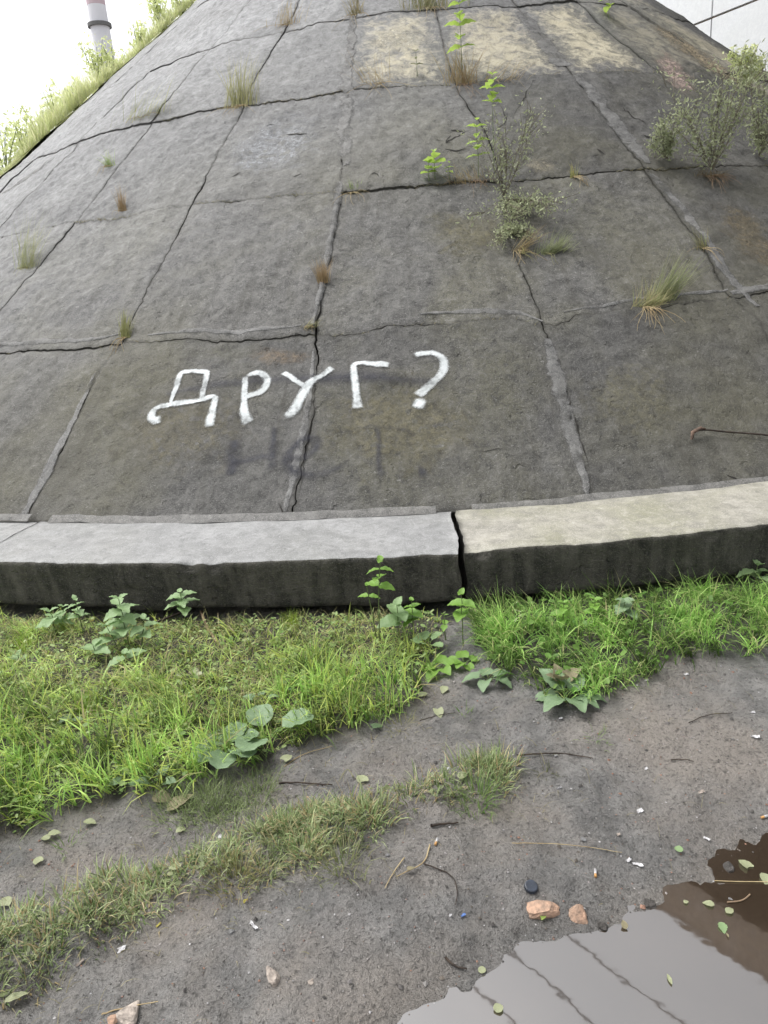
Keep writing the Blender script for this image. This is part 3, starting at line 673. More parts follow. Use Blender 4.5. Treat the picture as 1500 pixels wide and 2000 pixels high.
# ------------------------------------------------------------------ the curb ring
R_B, R_F, CZ = 9.895, 10.445, 0.287
def curb_piece(p0, p1, topmat, z_off, label):
    n_ = 90; ph = np.linspace(p0, p1, n_)
    # profile: (radius, z, material)   from back bottom, over the top, down the face
    prof = [(R_B - .01, -0.10), (R_B - .01, CZ + 0.010)] + [(R_B - .01 + (R_F - R_B) * f, CZ + 0.012 - 0.022 * f) for f in np.linspace(.06, .965, 14)] + \
           [(R_F - 0.012, CZ - 0.011), (R_F - 0.003, CZ - 0.016), (R_F + 0.0015, CZ - 0.026)] + [(R_F + 0.003 - 0.02 * f, CZ - 0.03 - (CZ - 0.05) * f) for f in np.linspace(.04, 1, 11)] + \
           [(R_F - 0.04, 0.010), (R_F - 0.22, -0.005)]
    pr = np.array(prof); m_ = len(pr)
    r = np.broadcast_to(pr[:, 0], (n_, m_)).copy(); z = np.broadcast_to(pr[:, 1], (n_, m_)).copy() + z_off
    PHm = np.broadcast_to(ph[:, None], (n_, m_))
    base = np.stack([CX + r * np.sin(PHm), CY - r * np.cos(PHm), z], -1)
    face = (np.arange(m_) >= 16)[None, :] * np.ones((n_, 1))
    r += (0.007 * fbm(base * 5, 3, 61) + 0.004 * fbm(base * 25, 2, 62)) * face
    z += 0.004 * fbm(base * 3, 2, 63) + (0.0035 * fbm(base * 22, 2, 64)) * ((np.arange(m_) >= 14) & (np.arange(m_) < 19))
    z -= (0.02 * sstep(0.1, 0.6, fbm(base * 4, 2, 66))) * (np.arange(m_) >= 29)
    chip = sstep(0.35, 0.75, fbm(base * np.array([7., 7., 7.]), 3, 68)) * ((np.arange(m_) >= 15) & (np.arange(m_) < 20)); z -= 0.016 * chip; r -= 0.014 * chip
    # ragged ends
    endw = np.minimum(ph - p0, p1 - ph)[:, None] * 10.4
    PHj = PHm + 0.0012 * fbm(base * 9, 3, 65) * (endw < 0.05)
    V = np.stack([CX + r * np.sin(PHj), CY - r * np.cos(PHj), z], -1).reshape(-1, 3)
    F = grid_faces(n_, m_)
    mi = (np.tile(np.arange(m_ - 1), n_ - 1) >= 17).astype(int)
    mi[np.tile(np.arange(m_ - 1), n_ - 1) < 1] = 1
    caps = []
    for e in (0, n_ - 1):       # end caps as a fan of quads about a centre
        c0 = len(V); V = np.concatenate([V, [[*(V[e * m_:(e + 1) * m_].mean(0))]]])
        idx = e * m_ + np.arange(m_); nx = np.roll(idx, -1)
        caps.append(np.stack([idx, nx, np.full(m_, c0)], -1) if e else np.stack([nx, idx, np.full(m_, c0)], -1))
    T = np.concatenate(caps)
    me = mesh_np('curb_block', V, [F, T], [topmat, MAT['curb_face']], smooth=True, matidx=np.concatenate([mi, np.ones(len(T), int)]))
    o = obj('curb_block', me, curb)
    return o
curb = empty('curb', (CX, CY - R_F, 0), 'long curved concrete curb of blocks along the foot of the slope', 'curb')
curb.location = (0, 0, 0)
edges = [-1.302, -1.049, -0.796, -0.543, -0.2935, -0.0405, 0.2125, 0.4655, 0.7185, 0.97]
for i in range(len(edges) - 1):
    a0, a1 = edges[i], edges[i + 1]
    g0_, g1_ = 0.0009, 0.0009
    if i == 4: g1_ = 0.0012
    if i == 5: g0_ = 0.0012
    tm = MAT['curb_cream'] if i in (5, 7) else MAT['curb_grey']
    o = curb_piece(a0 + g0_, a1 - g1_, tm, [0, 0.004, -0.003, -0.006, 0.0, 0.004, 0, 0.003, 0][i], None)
    if i == 4: o['label'] = 'smooth pale grey curb block left of the open joint'
    if i == 5: o['label'] = 'cream stained curb block right of the open joint'
# mortar fillet between curb and slope
for a0, a1, s_ in ((-1.29, -0.30, 1), (-0.285, -0.05, 2), (-0.03, 0.2, 3), (0.22, 0.95, 4)):
    n_ = int((a1 - a0) * 10 / 0.03); ph = np.linspace(a0, a1, n_); m_ = 5
    V = []
    for q in range(m_):
        f = q / (m_ - 1)
        rr = R_B + 0.012 + 0.012 * n1(ph * 45, s_ * 7, 4) - f * (0.055 + 0.015 * n1(ph * 50, s_ * 9))
        zz = CZ + 0.012 + 0.030 * f + 0.003 * math.sin(f * PI) + 0.004 * n1(ph * 80, s_ + 30)
        if s_ == 3: zz = zz - 0.006
        V.append(np.stack([CX + rr * np.sin(ph), CY - rr * np.cos(ph), zz], -1))
    V = np.stack(V, 1).reshape(-1, 3)
    obj('mortar_fillet', mesh_np('mortar_fillet', V, grid_faces(n_, m_), MAT['mortar'], smooth=True), curb)

# ------------------------------------------------------------------ bridge: abutment wall, deck overhead, cables
def reflect_hit(px, py, z):
    P = on_plane(px, py, WATER); d = ray(px, py).copy(); d[2] = -d[2]
    return P + d * ((z - P[2]) / d[2])
DZ = 7.9
A_ = reflect_hit(1272, 1768, DZ + .9); B_ = reflect_hit(1500, 1922, DZ + .9)
ed = (B_ - A_)[:2]; ed /= np.linalg.norm(ed); nd = np.array([-ed[1], ed[0]])
if nd @ np.array([0.7, 0.7]) < 0: nd = -nd
deck = empty('bridge_deck', (0, 0, 0), 'dark underside of the bridge deck mirrored brown in the puddle', 'bridge')
E0 = A_[:2] - ed * 9; DL = 40; DW = 6.6
def slab_along(E0, a0, a1, b0, b1, z0, z1):
    c = [E0 + ed * a + nd * b for a, b in ((a0, b0), (a1, b0), (a1, b1), (a0, b1))]
    V = np.array([[*q, z] for z in (z0, z1) for q in c])
    return V, np.array([(0, 3, 2, 1), (4, 5, 6, 7), (0, 1, 5, 4), (1, 2, 6, 5), (2, 3, 7, 6), (3, 0, 4, 7)])
for i in range(4):
    mb = MB(); mb.add(*slab_along(E0, 0, DL, 0.6 + i * 1.5, 0.6 + i * 1.5 + 1.46, DZ + 0.05, DZ + 0.7)); obj('deck_beam', mb.mesh('deck_beam', MAT['deck']), deck)
mb = MB(); mb.add(*slab_along(E0, 0, DL, 0, 0.56, DZ, DZ + 0.9)); obj('edge_beam', mb.mesh('edge_beam', MAT['deck']), deck)
mb = MB(); mb.add(*slab_along(E0, 0, DL, 0, DW, DZ + 0.72, DZ + 0.9)); obj('road_slab', mb.mesh('road_slab', MAT['deck']), deck)
for i, (px, py) in enumerate([(1200, 1922), (1045, 1925), (922, 1945)]):
    C0 = reflect_hit(px, py, 7.3)[:2]
    tt = np.linspace(-10, 22, 40)
    P = np.stack([C0[0] + ed[0] * tt, C0[1] + ed[1] * tt, 7.3 - 0.25 + 0.0016 * (tt - 4) ** 2], -1)
    mb = MB(); mb.tube(P, 0.015, 6)
    tag(obj('overhead_cable', mb.mesh('overhead_cable', MAT['steel'])), ['overhead cable nearest the bridge edge, seen only as a mirrored line in the puddle', 'middle one of the three cables mirrored in the puddle', 'cable farthest from the bridge edge, mirrored at the puddle\'s left end'][i], 'cable', 'cables running beside the bridge')
ab = empty('bridge_abutment', (0, 0, 0), 'concrete abutment carrying the deck behind the top of the slope', 'abutment')
AX = np.array([CX, CY]) + ed * 0.2
def oriented_box(O, u, v, a0, a1, b0, b1, z0, z1):
    V = np.array([[*(O + u * a + v * b), z] for z in (z0, z1) for a, b in ((a0, b0), (a1, b0), (a1, b1), (a0, b1))])
    return V, np.array([(0, 3, 2, 1), (4, 5, 6, 7), (0, 1, 5, 4), (1, 2, 6, 5), (2, 3, 7, 6), (3, 0, 4, 7)])
mb = MB(); mb.add(*oriented_box(AX, nd, -ed, 0.3, 6.2, 0.3, 1.5, 0, 7.3)); obj('stem_wall', mb.mesh('stem_wall', MAT['deck']), ab)
mb = MB(); mb.add(*oriented_box(AX, nd, -ed, 0.1, 6.4, 0.1, 1.7, 7.3, DZ + .04)); obj('bearing_shelf', mb.mesh('bearing_shelf', MAT['deck']), ab)
wl = empty('retaining_wall', (0, 0, 0), 'pale concrete wall of big smooth panels seen past the right edge of the slope', 'wall')
W0 = at_d = CAMP[:2] + np.array([math.sin(math.radians(14)), math.cos(math.radians(14))]) * 31
W1 = CAMP[:2] + np.array([math.sin(math.radians(48)), math.cos(math.radians(48))]) * 20
wd = (W1 - W0) / np.linalg.norm(W1 - W0); wn = np.array([-wd[1], wd[0]])
for i in range(6):
    for r_ in range(3):
        z0_, z1_ = (0.0, 4.6, 7.55)[r_], (4.56, 7.49, 13.5)[r_]
        mb = MB(); mb.add(*oriented_box(W0, wd, wn, i * 3.4, (i + 1) * 3.4 - .05, 0, .4, z0_, z1_)); obj('wall_panel', mb.mesh('wall_panel', MAT['wall']), wl)
mb = MB(); mb.add(*oriented_box(W0, wd, wn, 0, 20.4, .08, .36, 0, 13.4)); obj('wall_core', mb.mesh('wall_core', MAT['deck']), wl)

# ------------------------------------------------------------------ striped chimney far behind the left ridge
def at_dist(px, py, D):
    d = ray(px, py); h = math.hypot(d[0], d[1]); return CAMP + d * (D / h)
Pc = at_dist(203, 100, 62)
ch = empty('chimney', (Pc[0], Pc[1], 0), 'slender white chimney with a red band, rising behind the bushy left ridge', 'chimney')
ztop = at_dist(195, 0, 62)[2]; zc = at_dist(201, 50, 62)[2]; zr = at_dist(200, 12, 62)[2]
def lathe(prof, ns=28):
    pr = np.array(prof); a = np.linspace(0, 2 * PI, ns, endpoint=False)
    V = np.stack([pr[:, 0][:, None] * np.cos(a), pr[:, 0][:, None] * np.sin(a), np.broadcast_to(pr[:, 1][:, None], (len(pr), ns))], -1).reshape(-1, 3)
    i, j = np.meshgrid(np.arange(len(pr) - 1), np.arange(ns), indexing='ij'); i = i.ravel(); j = j.ravel(); k = (j + 1) % ns
    return V, np.stack([i * ns + j, i * ns + k, (i + 1) * ns + k, (i + 1) * ns + j], -1)
obj('shaft', mesh_np('shaft', *lathe([(0.85, 0), (0.62, zr)]), MAT['chim_white'], smooth=True), ch)
obj('red_band', mesh_np('red_band', *lathe([(0.625, zr), (0.60, zr + 2.6)]), MAT['chim_red'], smooth=True), ch)
obj('upper_shaft', mesh_np('upper_shaft', *lathe([(0.60, zr + 2.6), (0.58, zr + 5)]), MAT['chim_white'], smooth=True), ch)
obj('collar', mesh_np('collar', *lathe([(0.64, zc - .12), (0.80, zc - .12), (0.80, zc + .10), (0.63, zc + .10)]), MAT['greystone'], smooth=False), ch)

# ------------------------------------------------------------------ vegetation builders
def unit_leaf(name, shape, m, nu=9, nv=5, fold=0.25, droop=0.35, serr=0.0):
    """leaf lying along +Y from the origin, length 1"""
    u = np.linspace(0, 1, nu); v = np.linspace(-1, 1, nv)
    if shape == 'ovate': wdt = 0.36 * np.sin(PI * u ** 0.75) ** 0.85
    elif shape == 'heart': wdt = 0.46 * np.sqrt(np.clip(1 - (2 * u ** 0.8 - 0.75) ** 2 / 1.5625, 0, 1)) * (1 - u ** 4) ** 0.6
    elif shape == 'round': wdt = 0.48 * np.sqrt(np.clip(1 - (2 * u - 1) ** 2, 0, 1)) ** 0.8
    else: wdt = 0.15 * np.sin(PI * u ** 0.8)
    wdt = wdt * (1 + serr * (np.arange(nu) % 2 - 0.5)); wdt[-1] = 0.004; wdt[0] = max(wdt[0], 0.02)
    U_, V_ = np.meshgrid(u, v, indexing='ij')
    X_ = wdt[:, None] * V_; Y_ = U_ * 1.0
    Z_ = fold * np.abs(X_) - droop * U_ ** 2 + 0.03 * np.sin(U_ * 19) * np.abs(V_)
    if shape == 'heart': Y_ = Y_ - 0.16 * np.abs(V_) ** 1.5 * (1 - U_) ** 3
    return mesh_np(name, np.stack([X_, Y_, Z_], -1).reshape(-1, 3), grid_faces(nu, nv), m, smooth=True)
LEAF = {}
for mk in ('nettle', 'lime', 'bright', 'burdock', 'palegreen', 'yellow', 'deadleaf'):
    for sh in ('ovate', 'heart', 'narrow', 'round'):
        LEAF[mk, sh] = unit_leaf('leaf', sh, MAT[mk], 11 if sh == 'ovate' else 11, 5, fold=0.3, droop=0.35 if sh != 'round' else 0.12, serr=0.22 if (mk == 'nettle' and sh == 'ovate') else 0.06)
def put_leaf(parent, mk, sh, loc, az, tilt, size, roll=0.0, name='leaf', wide=1.0):
    o = bpy.data.objects.new(name, LEAF[mk, sh]); col.objects.link(o); o.parent = parent
    o.location = loc
    R_ = Matrix.Rotation(az, 3, 'Z') @ Matrix.Rotation(tilt, 3, 'X') @ Matrix.Rotation(roll, 3, 'Y')
    o.rotation_euler = R_.to_euler(); o.scale = (size * wide, size, size)
    return o
def leafy_plant(P, h, npairs, size, mk, sh, label, cat='weed', group=None, lean=(0, 0), top=True, name='leafy_weed', base_gap=0.25):
    root = empty(name, P, label, cat, group)
    mb = MB(); t_ = np.linspace(0, 1, 7)
    pts = np.stack([lean[0] * t_ ** 1.5, lean[1] * t_ ** 1.5, h * t_], -1); pts[:, :2] += rng.normal(0, 0.003, (7, 2)) * t_[:, None]
    pts[0, 2] = -0.01
    mb.tube(pts, np.linspace(0.0032, 0.0015, 7), 5); obj('stem', mb.mesh('stem', MAT['stem']), root)
    az = random.uniform(0, PI)
    for i in range(npairs):
        f = base_gap + (1 - base_gap) * (i + 1) / npairs; p = [np.interp(f, t_, pts[:, q]) for q in range(3)]
        sz = size * (1.0 - 0.45 * (f - 0.3)) * random.uniform(0.85, 1.15)
        for sgn in (0, PI):
            put_leaf(root, mk, sh, p, az + sgn + random.uniform(-.25, .25), random.uniform(0.05, 0.5) if i < npairs - 1 else random.uniform(.5, .9), sz * (0.6 if i == npairs - 1 and top else 1), random.uniform(-.25, .25))
        az += PI / 2 + random.uniform(-.3, .3)
    return root

# nettles and sprouts along the curb
def gp(px, py, back=0.0):
    P = at(px, py); return (P[0], P[1], P[2])
leafy_plant(gp(110,1240), 0.125, 3, 0.119, 'nettle', 'ovate', 'pale green nettle below the curb face, leftmost of the nettles by the curb', 'nettle', 'nettles at the foot of the curb', name='nettle')
leafy_plant(gp(125,1232), 0.13, 3, 0.077, 'nettle', 'ovate', 'thin upright nettle with narrow leaves just right of the leftmost nettle', 'nettle', 'nettles at the foot of the curb', lean=(.02, 0), name='nettle')
leafy_plant(gp(163,1240), 0.19, 4, 0.067, 'nettle', 'ovate', 'tall single-stemmed nettle with a small rosette of leaves against the curb face', 'nettle', 'nettles at the foot of the curb', name='nettle', base_gap=.35)
leafy_plant(gp(252,1262), 0.24, 6, 0.115, 'nettle', 'ovate', 'tallest and leafiest nettle against the left curb face', 'nettle', 'nettles at the foot of the curb', name='nettle')
leafy_plant(gp(232,1275), 0.14, 3, 0.109, 'nettle', 'ovate', 'short nettle crowded against the left foot of the tallest one', 'nettle', 'nettles at the foot of the curb', lean=(-.03, 0), name='nettle')
leafy_plant(gp(278,1268), 0.15, 3, 0.105, 'nettle', 'ovate', 'nettle leaning right beside the tallest nettle', 'nettle', 'nettles at the foot of the curb', lean=(.04, 0), name='nettle')
leafy_plant(gp(188,1290), 0.08, 2, 0.119, 'nettle', 'ovate', 'low broad nettle in the grass in front of the tallest nettle', 'nettle', 'nettles at the foot of the curb', name='nettle')
leafy_plant(gp(250,1300), 0.06, 2, 0.098, 'nettle', 'ovate', 'lowest nettle, sunk in the grass below the tallest one', 'nettle', 'nettles at the foot of the curb', name='nettle')
leafy_plant(gp(365,1230), 0.20, 5, 0.095, 'nettle', 'ovate', 'compact nettle against the curb face beside the dry branch', 'nettle', 'nettles at the foot of the curb', name='nettle', base_gap=.5)
leafy_plant(gp(742,1260), 0.40, 4, 0.088, 'bright', 'ovate', 'tall bright green sprout rising in front of the middle curb block', 'weed', name='sprout', lean=(.03, 0), base_gap=.62)
leafy_plant(gp(735,1250), 0.27, 2, 0.07, 'bright', 'ovate', 'short drooping sprout just left of the tall bright one', 'weed', name='sprout', lean=(-.02, 0), base_gap=.6)
leafy_plant(gp(780,1245), 0.16, 3, 0.11, 'nettle', 'heart', 'large-leaved dark weed under the curb right of the tall sprout', 'weed')
leafy_plant(gp(808,1240), 0.17, 4, 0.06, 'bright', 'heart', 'small toothed weed between the tall sprout and the curb joint', 'weed')
leafy_plant(gp(905,1262), 0.25, 3, 0.075, 'bright', 'heart', 'thin-stemmed weed growing in front of the open curb joint', 'weed', base_gap=.45)
leafy_plant(gp(870,1250), 0.12, 2, 0.05, 'bright', 'ovate', 'tiny two-tiered weed left of the open curb joint', 'weed')
leafy_plant(gp(1012,1235), 0.14, 3, 0.035, 'palegreen', 'narrow', 'thin pale weed standing in the shadow gap right of the curb joint', 'weed')
leafy_plant(gp(1100,1235), 0.14, 4, 0.065, 'bright', 'ovate', 'bushy bright weed at the curb foot behind the right-hand grass', 'weed')
leafy_plant(gp(1220,1215), 0.10, 3, 0.09, 'burdock', 'heart', 'weed with one broad greyish leaf in the right-hand grass near the curb', 'weed')
leafy_plant(gp(1160,1220), 0.12, 3, 0.07, 'bright', 'heart', 'bright weed between the bushy weed and the greyish broad leaf', 'weed')
leafy_plant(gp(1475,1150), 0.12, 3, 0.112, 'nettle', 'ovate', 'dark leafy weed at the far right end of the curb foot', 'weed')
leafy_plant(gp(40,1300), 0.05, 2, 0.07, 'nettle', 'round', 'low round-leaved weed in the grass at the left edge below the curb', 'weed')

def rosette(P, n, size, mk, sh, label, tilt=(0.1, 0.5), cat='weed', name='broadleaf_weed', azs=None, stalk=0.034):
    root = empty(name, P, label, cat)
    for i in range(n):
        az = azs[i] if azs else 2 * PI * i / n + random.uniform(-.3, .3)
        tl = random.uniform(*tilt); L = stalk * random.uniform(.7, 1.3)
        tip = np.array([-math.sin(az) * L * math.cos(tl + .3), math.cos(az) * L * math.cos(tl + .3), L * math.sin(tl + .5)])
        mb = MB(); mb.tube(np.array([[0, 0, -0.01], tip * .5 + [0, 0, .006], tip]), [0.003, 0.0022, 0.0018], 5); obj('stalk', mb.mesh('stalk', MAT['stem']), root)
        put_leaf(root, mk, sh, tip, az, tl, size * random.uniform(.8, 1.15), random.uniform(-.3, .3))
    return root
rosette(gp(1110,1370), 8, 0.104, 'burdock', 'ovate', 'dock rosette with big grey-green leaves at the mud edge of the right-hand grass', (0.0, 0.7))
rosette(gp(1095,1345), 4, 0.075, 'deadleaf', 'ovate', 'withered upright dock leaves just above the grey-green rosette', (0.5, 1.1))
rosette(gp(450,1470), 6, 0.096, 'burdock', 'round', 'burdock with pale rounded leaves at the lower edge of the left grass', (0.1, 0.5), name='burdock')
rosette(gp(520,1450), 4, 0.104, 'burdock', 'round', 'burdock with one large domed leaf right of the pale rounded one', (0.1, 0.4), name='burdock', azs=[0.3, -1.3, 1.6, 2.8], stalk=0.06)
rosette(gp(250,1530), 3, 0.043, 'burdock', 'heart', 'little burdock of three leaves at the lower left grass edge', (0.1, 0.4), name='burdock')
rosette(gp(310,1540), 3, 0.037, 'burdock', 'heart', 'little burdock beside the dead leaf at the grass edge', (0.2, 0.6), name='burdock')
rosette(gp(860,1310), 5, 0.068, 'bright', 'heart', 'bright sprawling weed on the bare gap between the two lawns', (0.0, 0.5))
rosette(gp(905,1300), 5, 0.060, 'bright', 'heart', 'weed with curled yellowish leaves right of the bright sprawling one', (0.0, 0.5))
rosette(gp(955,1330), 5, 0.062, 'burdock', 'heart', 'weed with ribbed greyish leaves at the right side of the bare gap', (0.0, 0.4))
rosette(gp(835,1265), 5, 0.053, 'nettle', 'round', 'cluster of round grey-green leaves at the top of the bare gap', (0.2, 0.6))
rosette(gp(130,1425), 4, 0.043, 'burdock', 'heart', 'low greyish weed in the left grass', (0.1, 0.5))
rosette(gp(370,1330), 4, 0.038, 'palegreen', 'round', 'pale small-leaved weed in the middle of the trampled grass', (0.1, 0.5))
rosette(gp(510,1380), 4, 0.037, 'burdock', 'heart', 'greyish weed above the large domed burdock leaf', (0.2, 0.6))
rosette(gp(60,1395), 4, 0.053, 'palegreen', 'heart', 'pale weed at the far left of the grass', (0.1, 0.4))
rosette(gp(575,1345), 4, 0.031, 'burdock', 'round', 'small rounded grey leaves in the grass right of centre', (0.2, 0.6))

# ------------------------------------------------------------------ grass
def scatter(poly, n, margin=0.0):
    p = np.array(poly); lo, hi = p.min(0), p.max(0); out = []
    tot = 0
    while tot < n:
        q = rng.uniform(lo, hi, (n * 2, 2)); k = inpoly(poly, q[:, 0], q[:, 1]); out.append(q[k]); tot += k.sum()
    return np.concatenate(out)[:n]
def grass_obj(name, XY, H, W, bend, C, az=None, z=None, N=None):
    n = len(XY); Z = ground_z(XY[:, 0], XY[:, 1]) if z is None else z
    P = np.stack([XY[:, 0], XY[:, 1], Z - 0.004], -1)
    az = rng.uniform(0, 2 * PI, n) if az is None else az
    D = np.stack([np.cos(az), np.sin(az), np.zeros(n)], -1); Nn = np.tile([0, 0, 1.], (n, 1))
    V, Q, T, CC = blades(P, D, Nn, H, W, bend, C)
    return obj(name, mesh_np(name, V, [Q, T], MAT['grass'], colattr=CC))
def gcol(n, a, b, jitter=0.15):
    f = rng.uniform(0, 1, n)[:, None]; c = np.array(a) * f + np.array(b) * (1 - f)
    return np.clip(c * rng.uniform(1 - jitter, 1 + jitter, (n, 1)), 0, 1)
GREEN_A, GREEN_B = (0.20, 0.38, 0.08), (0.52, 0.68, 0.22)
YG_A, YG_B = (0.62, 0.74, 0.30), (0.38, 0.54, 0.16)
DRY_A, DRY_B = (0.64, 0.57, 0.33), (0.42, 0.36, 0.19)
# lush lawn left
n = 40000; XY = scatter(LUSH_L, n)
x0t = np.array(on_plane(300, 1320)[:2])
P3 = np.stack([XY[:, 0], XY[:, 1], XY[:, 0] * 0], -1)
cl = fbm(P3 * 3.2, 3, 501); cl2 = fbm(P3 * 9, 2, 502)
d2front = sdist(LUSH_L, XY[:, 0], XY[:, 1])
rc = np.hypot(XY[:, 0] - CX, XY[:, 1] - CY)
rightpart = sstep(-0.9, 0.0, XY[:, 0] + 0.25 * (XY[:, 1] - 2.6))
front = sstep(10.95, 11.6, rc)
lush = np.clip(0.27 + 0.8 * front + 0.45 * rightpart * sstep(10.7, 11.0, rc) + 0.5 * cl, 0, 1)
clump = np.clip(0.55 + 1.6 * fbm(P3 * 22, 2, 505), 0.05, 1)
keep = rng.uniform(0, 1, n) < clump * (0.75 + 0.25 * lush) * sstep(10.50, 10.75, rc + 0.15 * cl2) ; keep |= rng.uniform(0, 1, n) < 0.1
H = (0.048 + 0.085 * lush) * rng.uniform(0.6, 1.35, n) * (1 + 0.35 * cl2)
bend = np.clip(rng.normal(1.55 - 0.6 * lush, 0.45), 0.1, 2.2); H *= 1 + .35 * (1 - lush)
C = gcol(n, GREEN_A, GREEN_B) * lush[:, None] + gcol(n, YG_A, YG_B) * (1 - lush[:, None])
C = np.clip(C * np.clip(0.95 + 0.85 * fbm(P3 * 11, 3, 506), .3, 1.6)[:, None], 0, 1)
yk = rng.uniform(0, 1, n) < 0.22; C[yk] = gcol(yk.sum(), (0.66, 0.74, 0.22), (0.50, 0.62, 0.14))
dryk = rng.uniform(0, 1, n) < 0.15 * (1 - lush) + 0.02; C[dryk] = gcol(dryk.sum(), DRY_A, DRY_B)
az = rng.uniform(0, 2 * PI, n)
fl = rng.uniform(0, 1, n) < 0.5; az[fl] = rng.normal(-2.0, 0.6, fl.sum())
Wd = 0.0026 + 0.0072 * rng.power(.6, n)
tag(grass_obj('lawn_grass', XY[keep], H[keep], Wd[keep], bend[keep], C[keep], az[keep]), 'bright green and yellowish trampled grass between the left curb and the mud', kind='stuff')
# right lawn: long arching blades
n = 19000; XY = scatter(LUSH_R, n); P3 = np.stack([XY[:, 0], XY[:, 1], XY[:, 0] * 0], -1)
cl = fbm(P3 * 4, 3, 511); rc = np.hypot(XY[:, 0] - CX, XY[:, 1] - CY)
keep = rng.uniform(0, 1, n) < sstep(10.45, 10.7, rc + 0.1 * cl) * (0.7 + 0.5 * cl + 0.2)
H = 0.135 * rng.uniform(0.5, 1.4, n) * (1 + 0.3 * cl); bend = np.clip(rng.normal(1.1, 0.4, n), 0.1, 2.2)
C = gcol(n, (0.16, 0.33, 0.07), (0.44, 0.62, 0.20)); az = rng.normal(-2.2, 1.1, n)
C = np.clip(C * np.clip(0.95 + 0.85 * fbm(P3 * 11, 3, 516), .3, 1.6)[:, None], 0, 1)
keep &= rng.uniform(0, 1, n) < np.clip(0.6 + 1.5 * fbm(P3 * 20, 2, 515), .08, 1)
k2 = rng.uniform(0, 1, n) < 0.12; C[k2] = gcol(k2.sum(), YG_A, DRY_A)
tag(grass_obj('long_grass', XY[keep], H[keep], (.0028 + .0065 * rng.power(.6, n))[keep], bend[keep], C[keep], az[keep]), 'long lush green grass arching over the mud on the right of the curb joint', kind='stuff')
# cut hay lying in the left lawn
n = 5200; XY = scatter(LUSH_L, n); rc = np.hypot(XY[:, 0] - CX, XY[:, 1] - CY); k = (rc < 11.6) & (XY[:, 0] < 0.0) & (rc > 10.55)
XY = XY[k]; n = len(XY)
tag(grass_obj('cut_hay', XY, rng.uniform(.04, .13, n), rng.uniform(.0018, .0032, n), rng.uniform(1.3, 1.6, n), gcol(n, (0.52, 0.47, 0.25), (0.36, 0.36, 0.15)), z=ground_z(XY[:, 0], XY[:, 1]) + rng.uniform(0.005, 0.035, n)),
    'straw coloured cut stems lying over the left grass', kind='stuff')
# greyish trampled strip, grown in tufts
def tufts(poly, nt_, per, h, Ca, Cb, spread=0.035, bendm=1.0, bends=.35):
    cen = scatter(poly, nt_ * 2); nv_ = fbm(np.stack([cen[:, 0], cen[:, 1], cen[:, 0] * 0], -1) * 5.5, 2, 555)
    cen = cen[np.argsort(-nv_ + rng.normal(0, .45, len(cen)))][:nt_]; per_ = rng.poisson(per, nt_)
    idx = np.repeat(np.arange(nt_), per_); n = len(idx)
    off = rng.normal(0, spread, (n, 2)); XY = cen[idx] + off
    az = np.arctan2(off[:, 1], off[:, 0]) + rng.normal(0, .4, n)
    hs_ = rng.uniform(.6, 1.4, nt_)[idx]; H = h * hs_ * rng.uniform(.6, 1.3, n)
    tone = rng.uniform(.5, 1.3, nt_)[idx][:, None]
    return XY, H, np.clip(rng.normal(bendm, bends, n), .1, 2.2), np.clip(gcol(n, Ca, Cb) * tone, 0, 1), az
XY, H, B, C, az = tufts(STRIP, 240, 28, 0.056, (0.17, 0.26, 0.09), (0.56, 0.62, 0.36), spread=.024)
STRIP_END = gpoly([(780,1545),(880,1518),(960,1480),(1000,1500),(985,1545),(900,1570),(800,1600)])
t2 = tufts(STRIP_END, 34, 26, 0.050, (0.17, 0.26, 0.09), (0.56, 0.62, 0.36), spread=.024)
XY = np.concatenate([XY, t2[0]]); H = np.concatenate([H, t2[1]]); B = np.concatenate([B, t2[2]]); C = np.concatenate([C, t2[3]]); az = np.concatenate([az, t2[4]])
low = rng.uniform(0, 1, len(XY)) < .3; H[low] *= .45; B[low] += .5
k2 = rng.uniform(0, 1, len(XY)) < 0.22; C[k2] = gcol(k2.sum(), (0.66, 0.56, 0.36), (0.44, 0.33, 0.18))
tag(grass_obj('trampled_grass', XY, H, rng.uniform(.0022, .0058, len(XY)), B, C, az), 'dull olive trampled grass strip running through the mud', kind='stuff')
XY, H, B, C, az = tufts(PATCH, 50, 34, 0.05, (0.22, 0.30, 0.12), (0.36, 0.41, 0.22))
tag(grass_obj('grass_patch', XY, H, rng.uniform(.0018, .0034, len(XY)), B, C, az), 'matted dull green grass patch under the burdock leaves', kind='stuff')

def ground_tuft(px, py, n, h, Ca, Cb, label, spread=0.03, bm=0.9):
    P = at(px, py); off = rng.normal(0, spread, (n, 2)); az = np.arctan2(off[:, 1], off[:, 0]) + rng.normal(0, .4, n)
    XY = P[:2] + off; Z = ground_z(XY[:, 0], XY[:, 1]); 
    PP = np.stack([off[:, 0], off[:, 1], Z - P[2] - .004], -1); D = np.stack([np.cos(az), np.sin(az), np.zeros(n)], -1)
    V, Q, T, CC = blades(PP, D, np.tile([0, 0, 1.], (n, 1)), h * rng.uniform(.6, 1.3, n), rng.uniform(.002, .0038, n), np.clip(rng.normal(bm, .35, n), .1, 2), gcol(n, Ca, Cb))
    o = obj('grass_tuft', mesh_np('grass_tuft', V, [Q, T], MAT['grass'], colattr=CC), loc=tuple(P)); tag(o, label, 'grass tuft')
DG_A, DG_B = (0.14, 0.26, 0.06), (0.30, 0.38, 0.16)
ground_tuft(935,1560, 150, 0.085, DG_A, DG_B, 'dark green tuft at the right end of the trampled strip', .035)
ground_tuft(960,1500, 110, 0.08, (0.24, .3, .14), DG_B, 'greyish spiky tuft just above the dark one at the strip\'s right end', .03)
ground_tuft(1165,1440, 26, 0.04, DG_A, DG_B, 'tiny sparse tuft on the mud below the dock rosette', .02, 1.2)
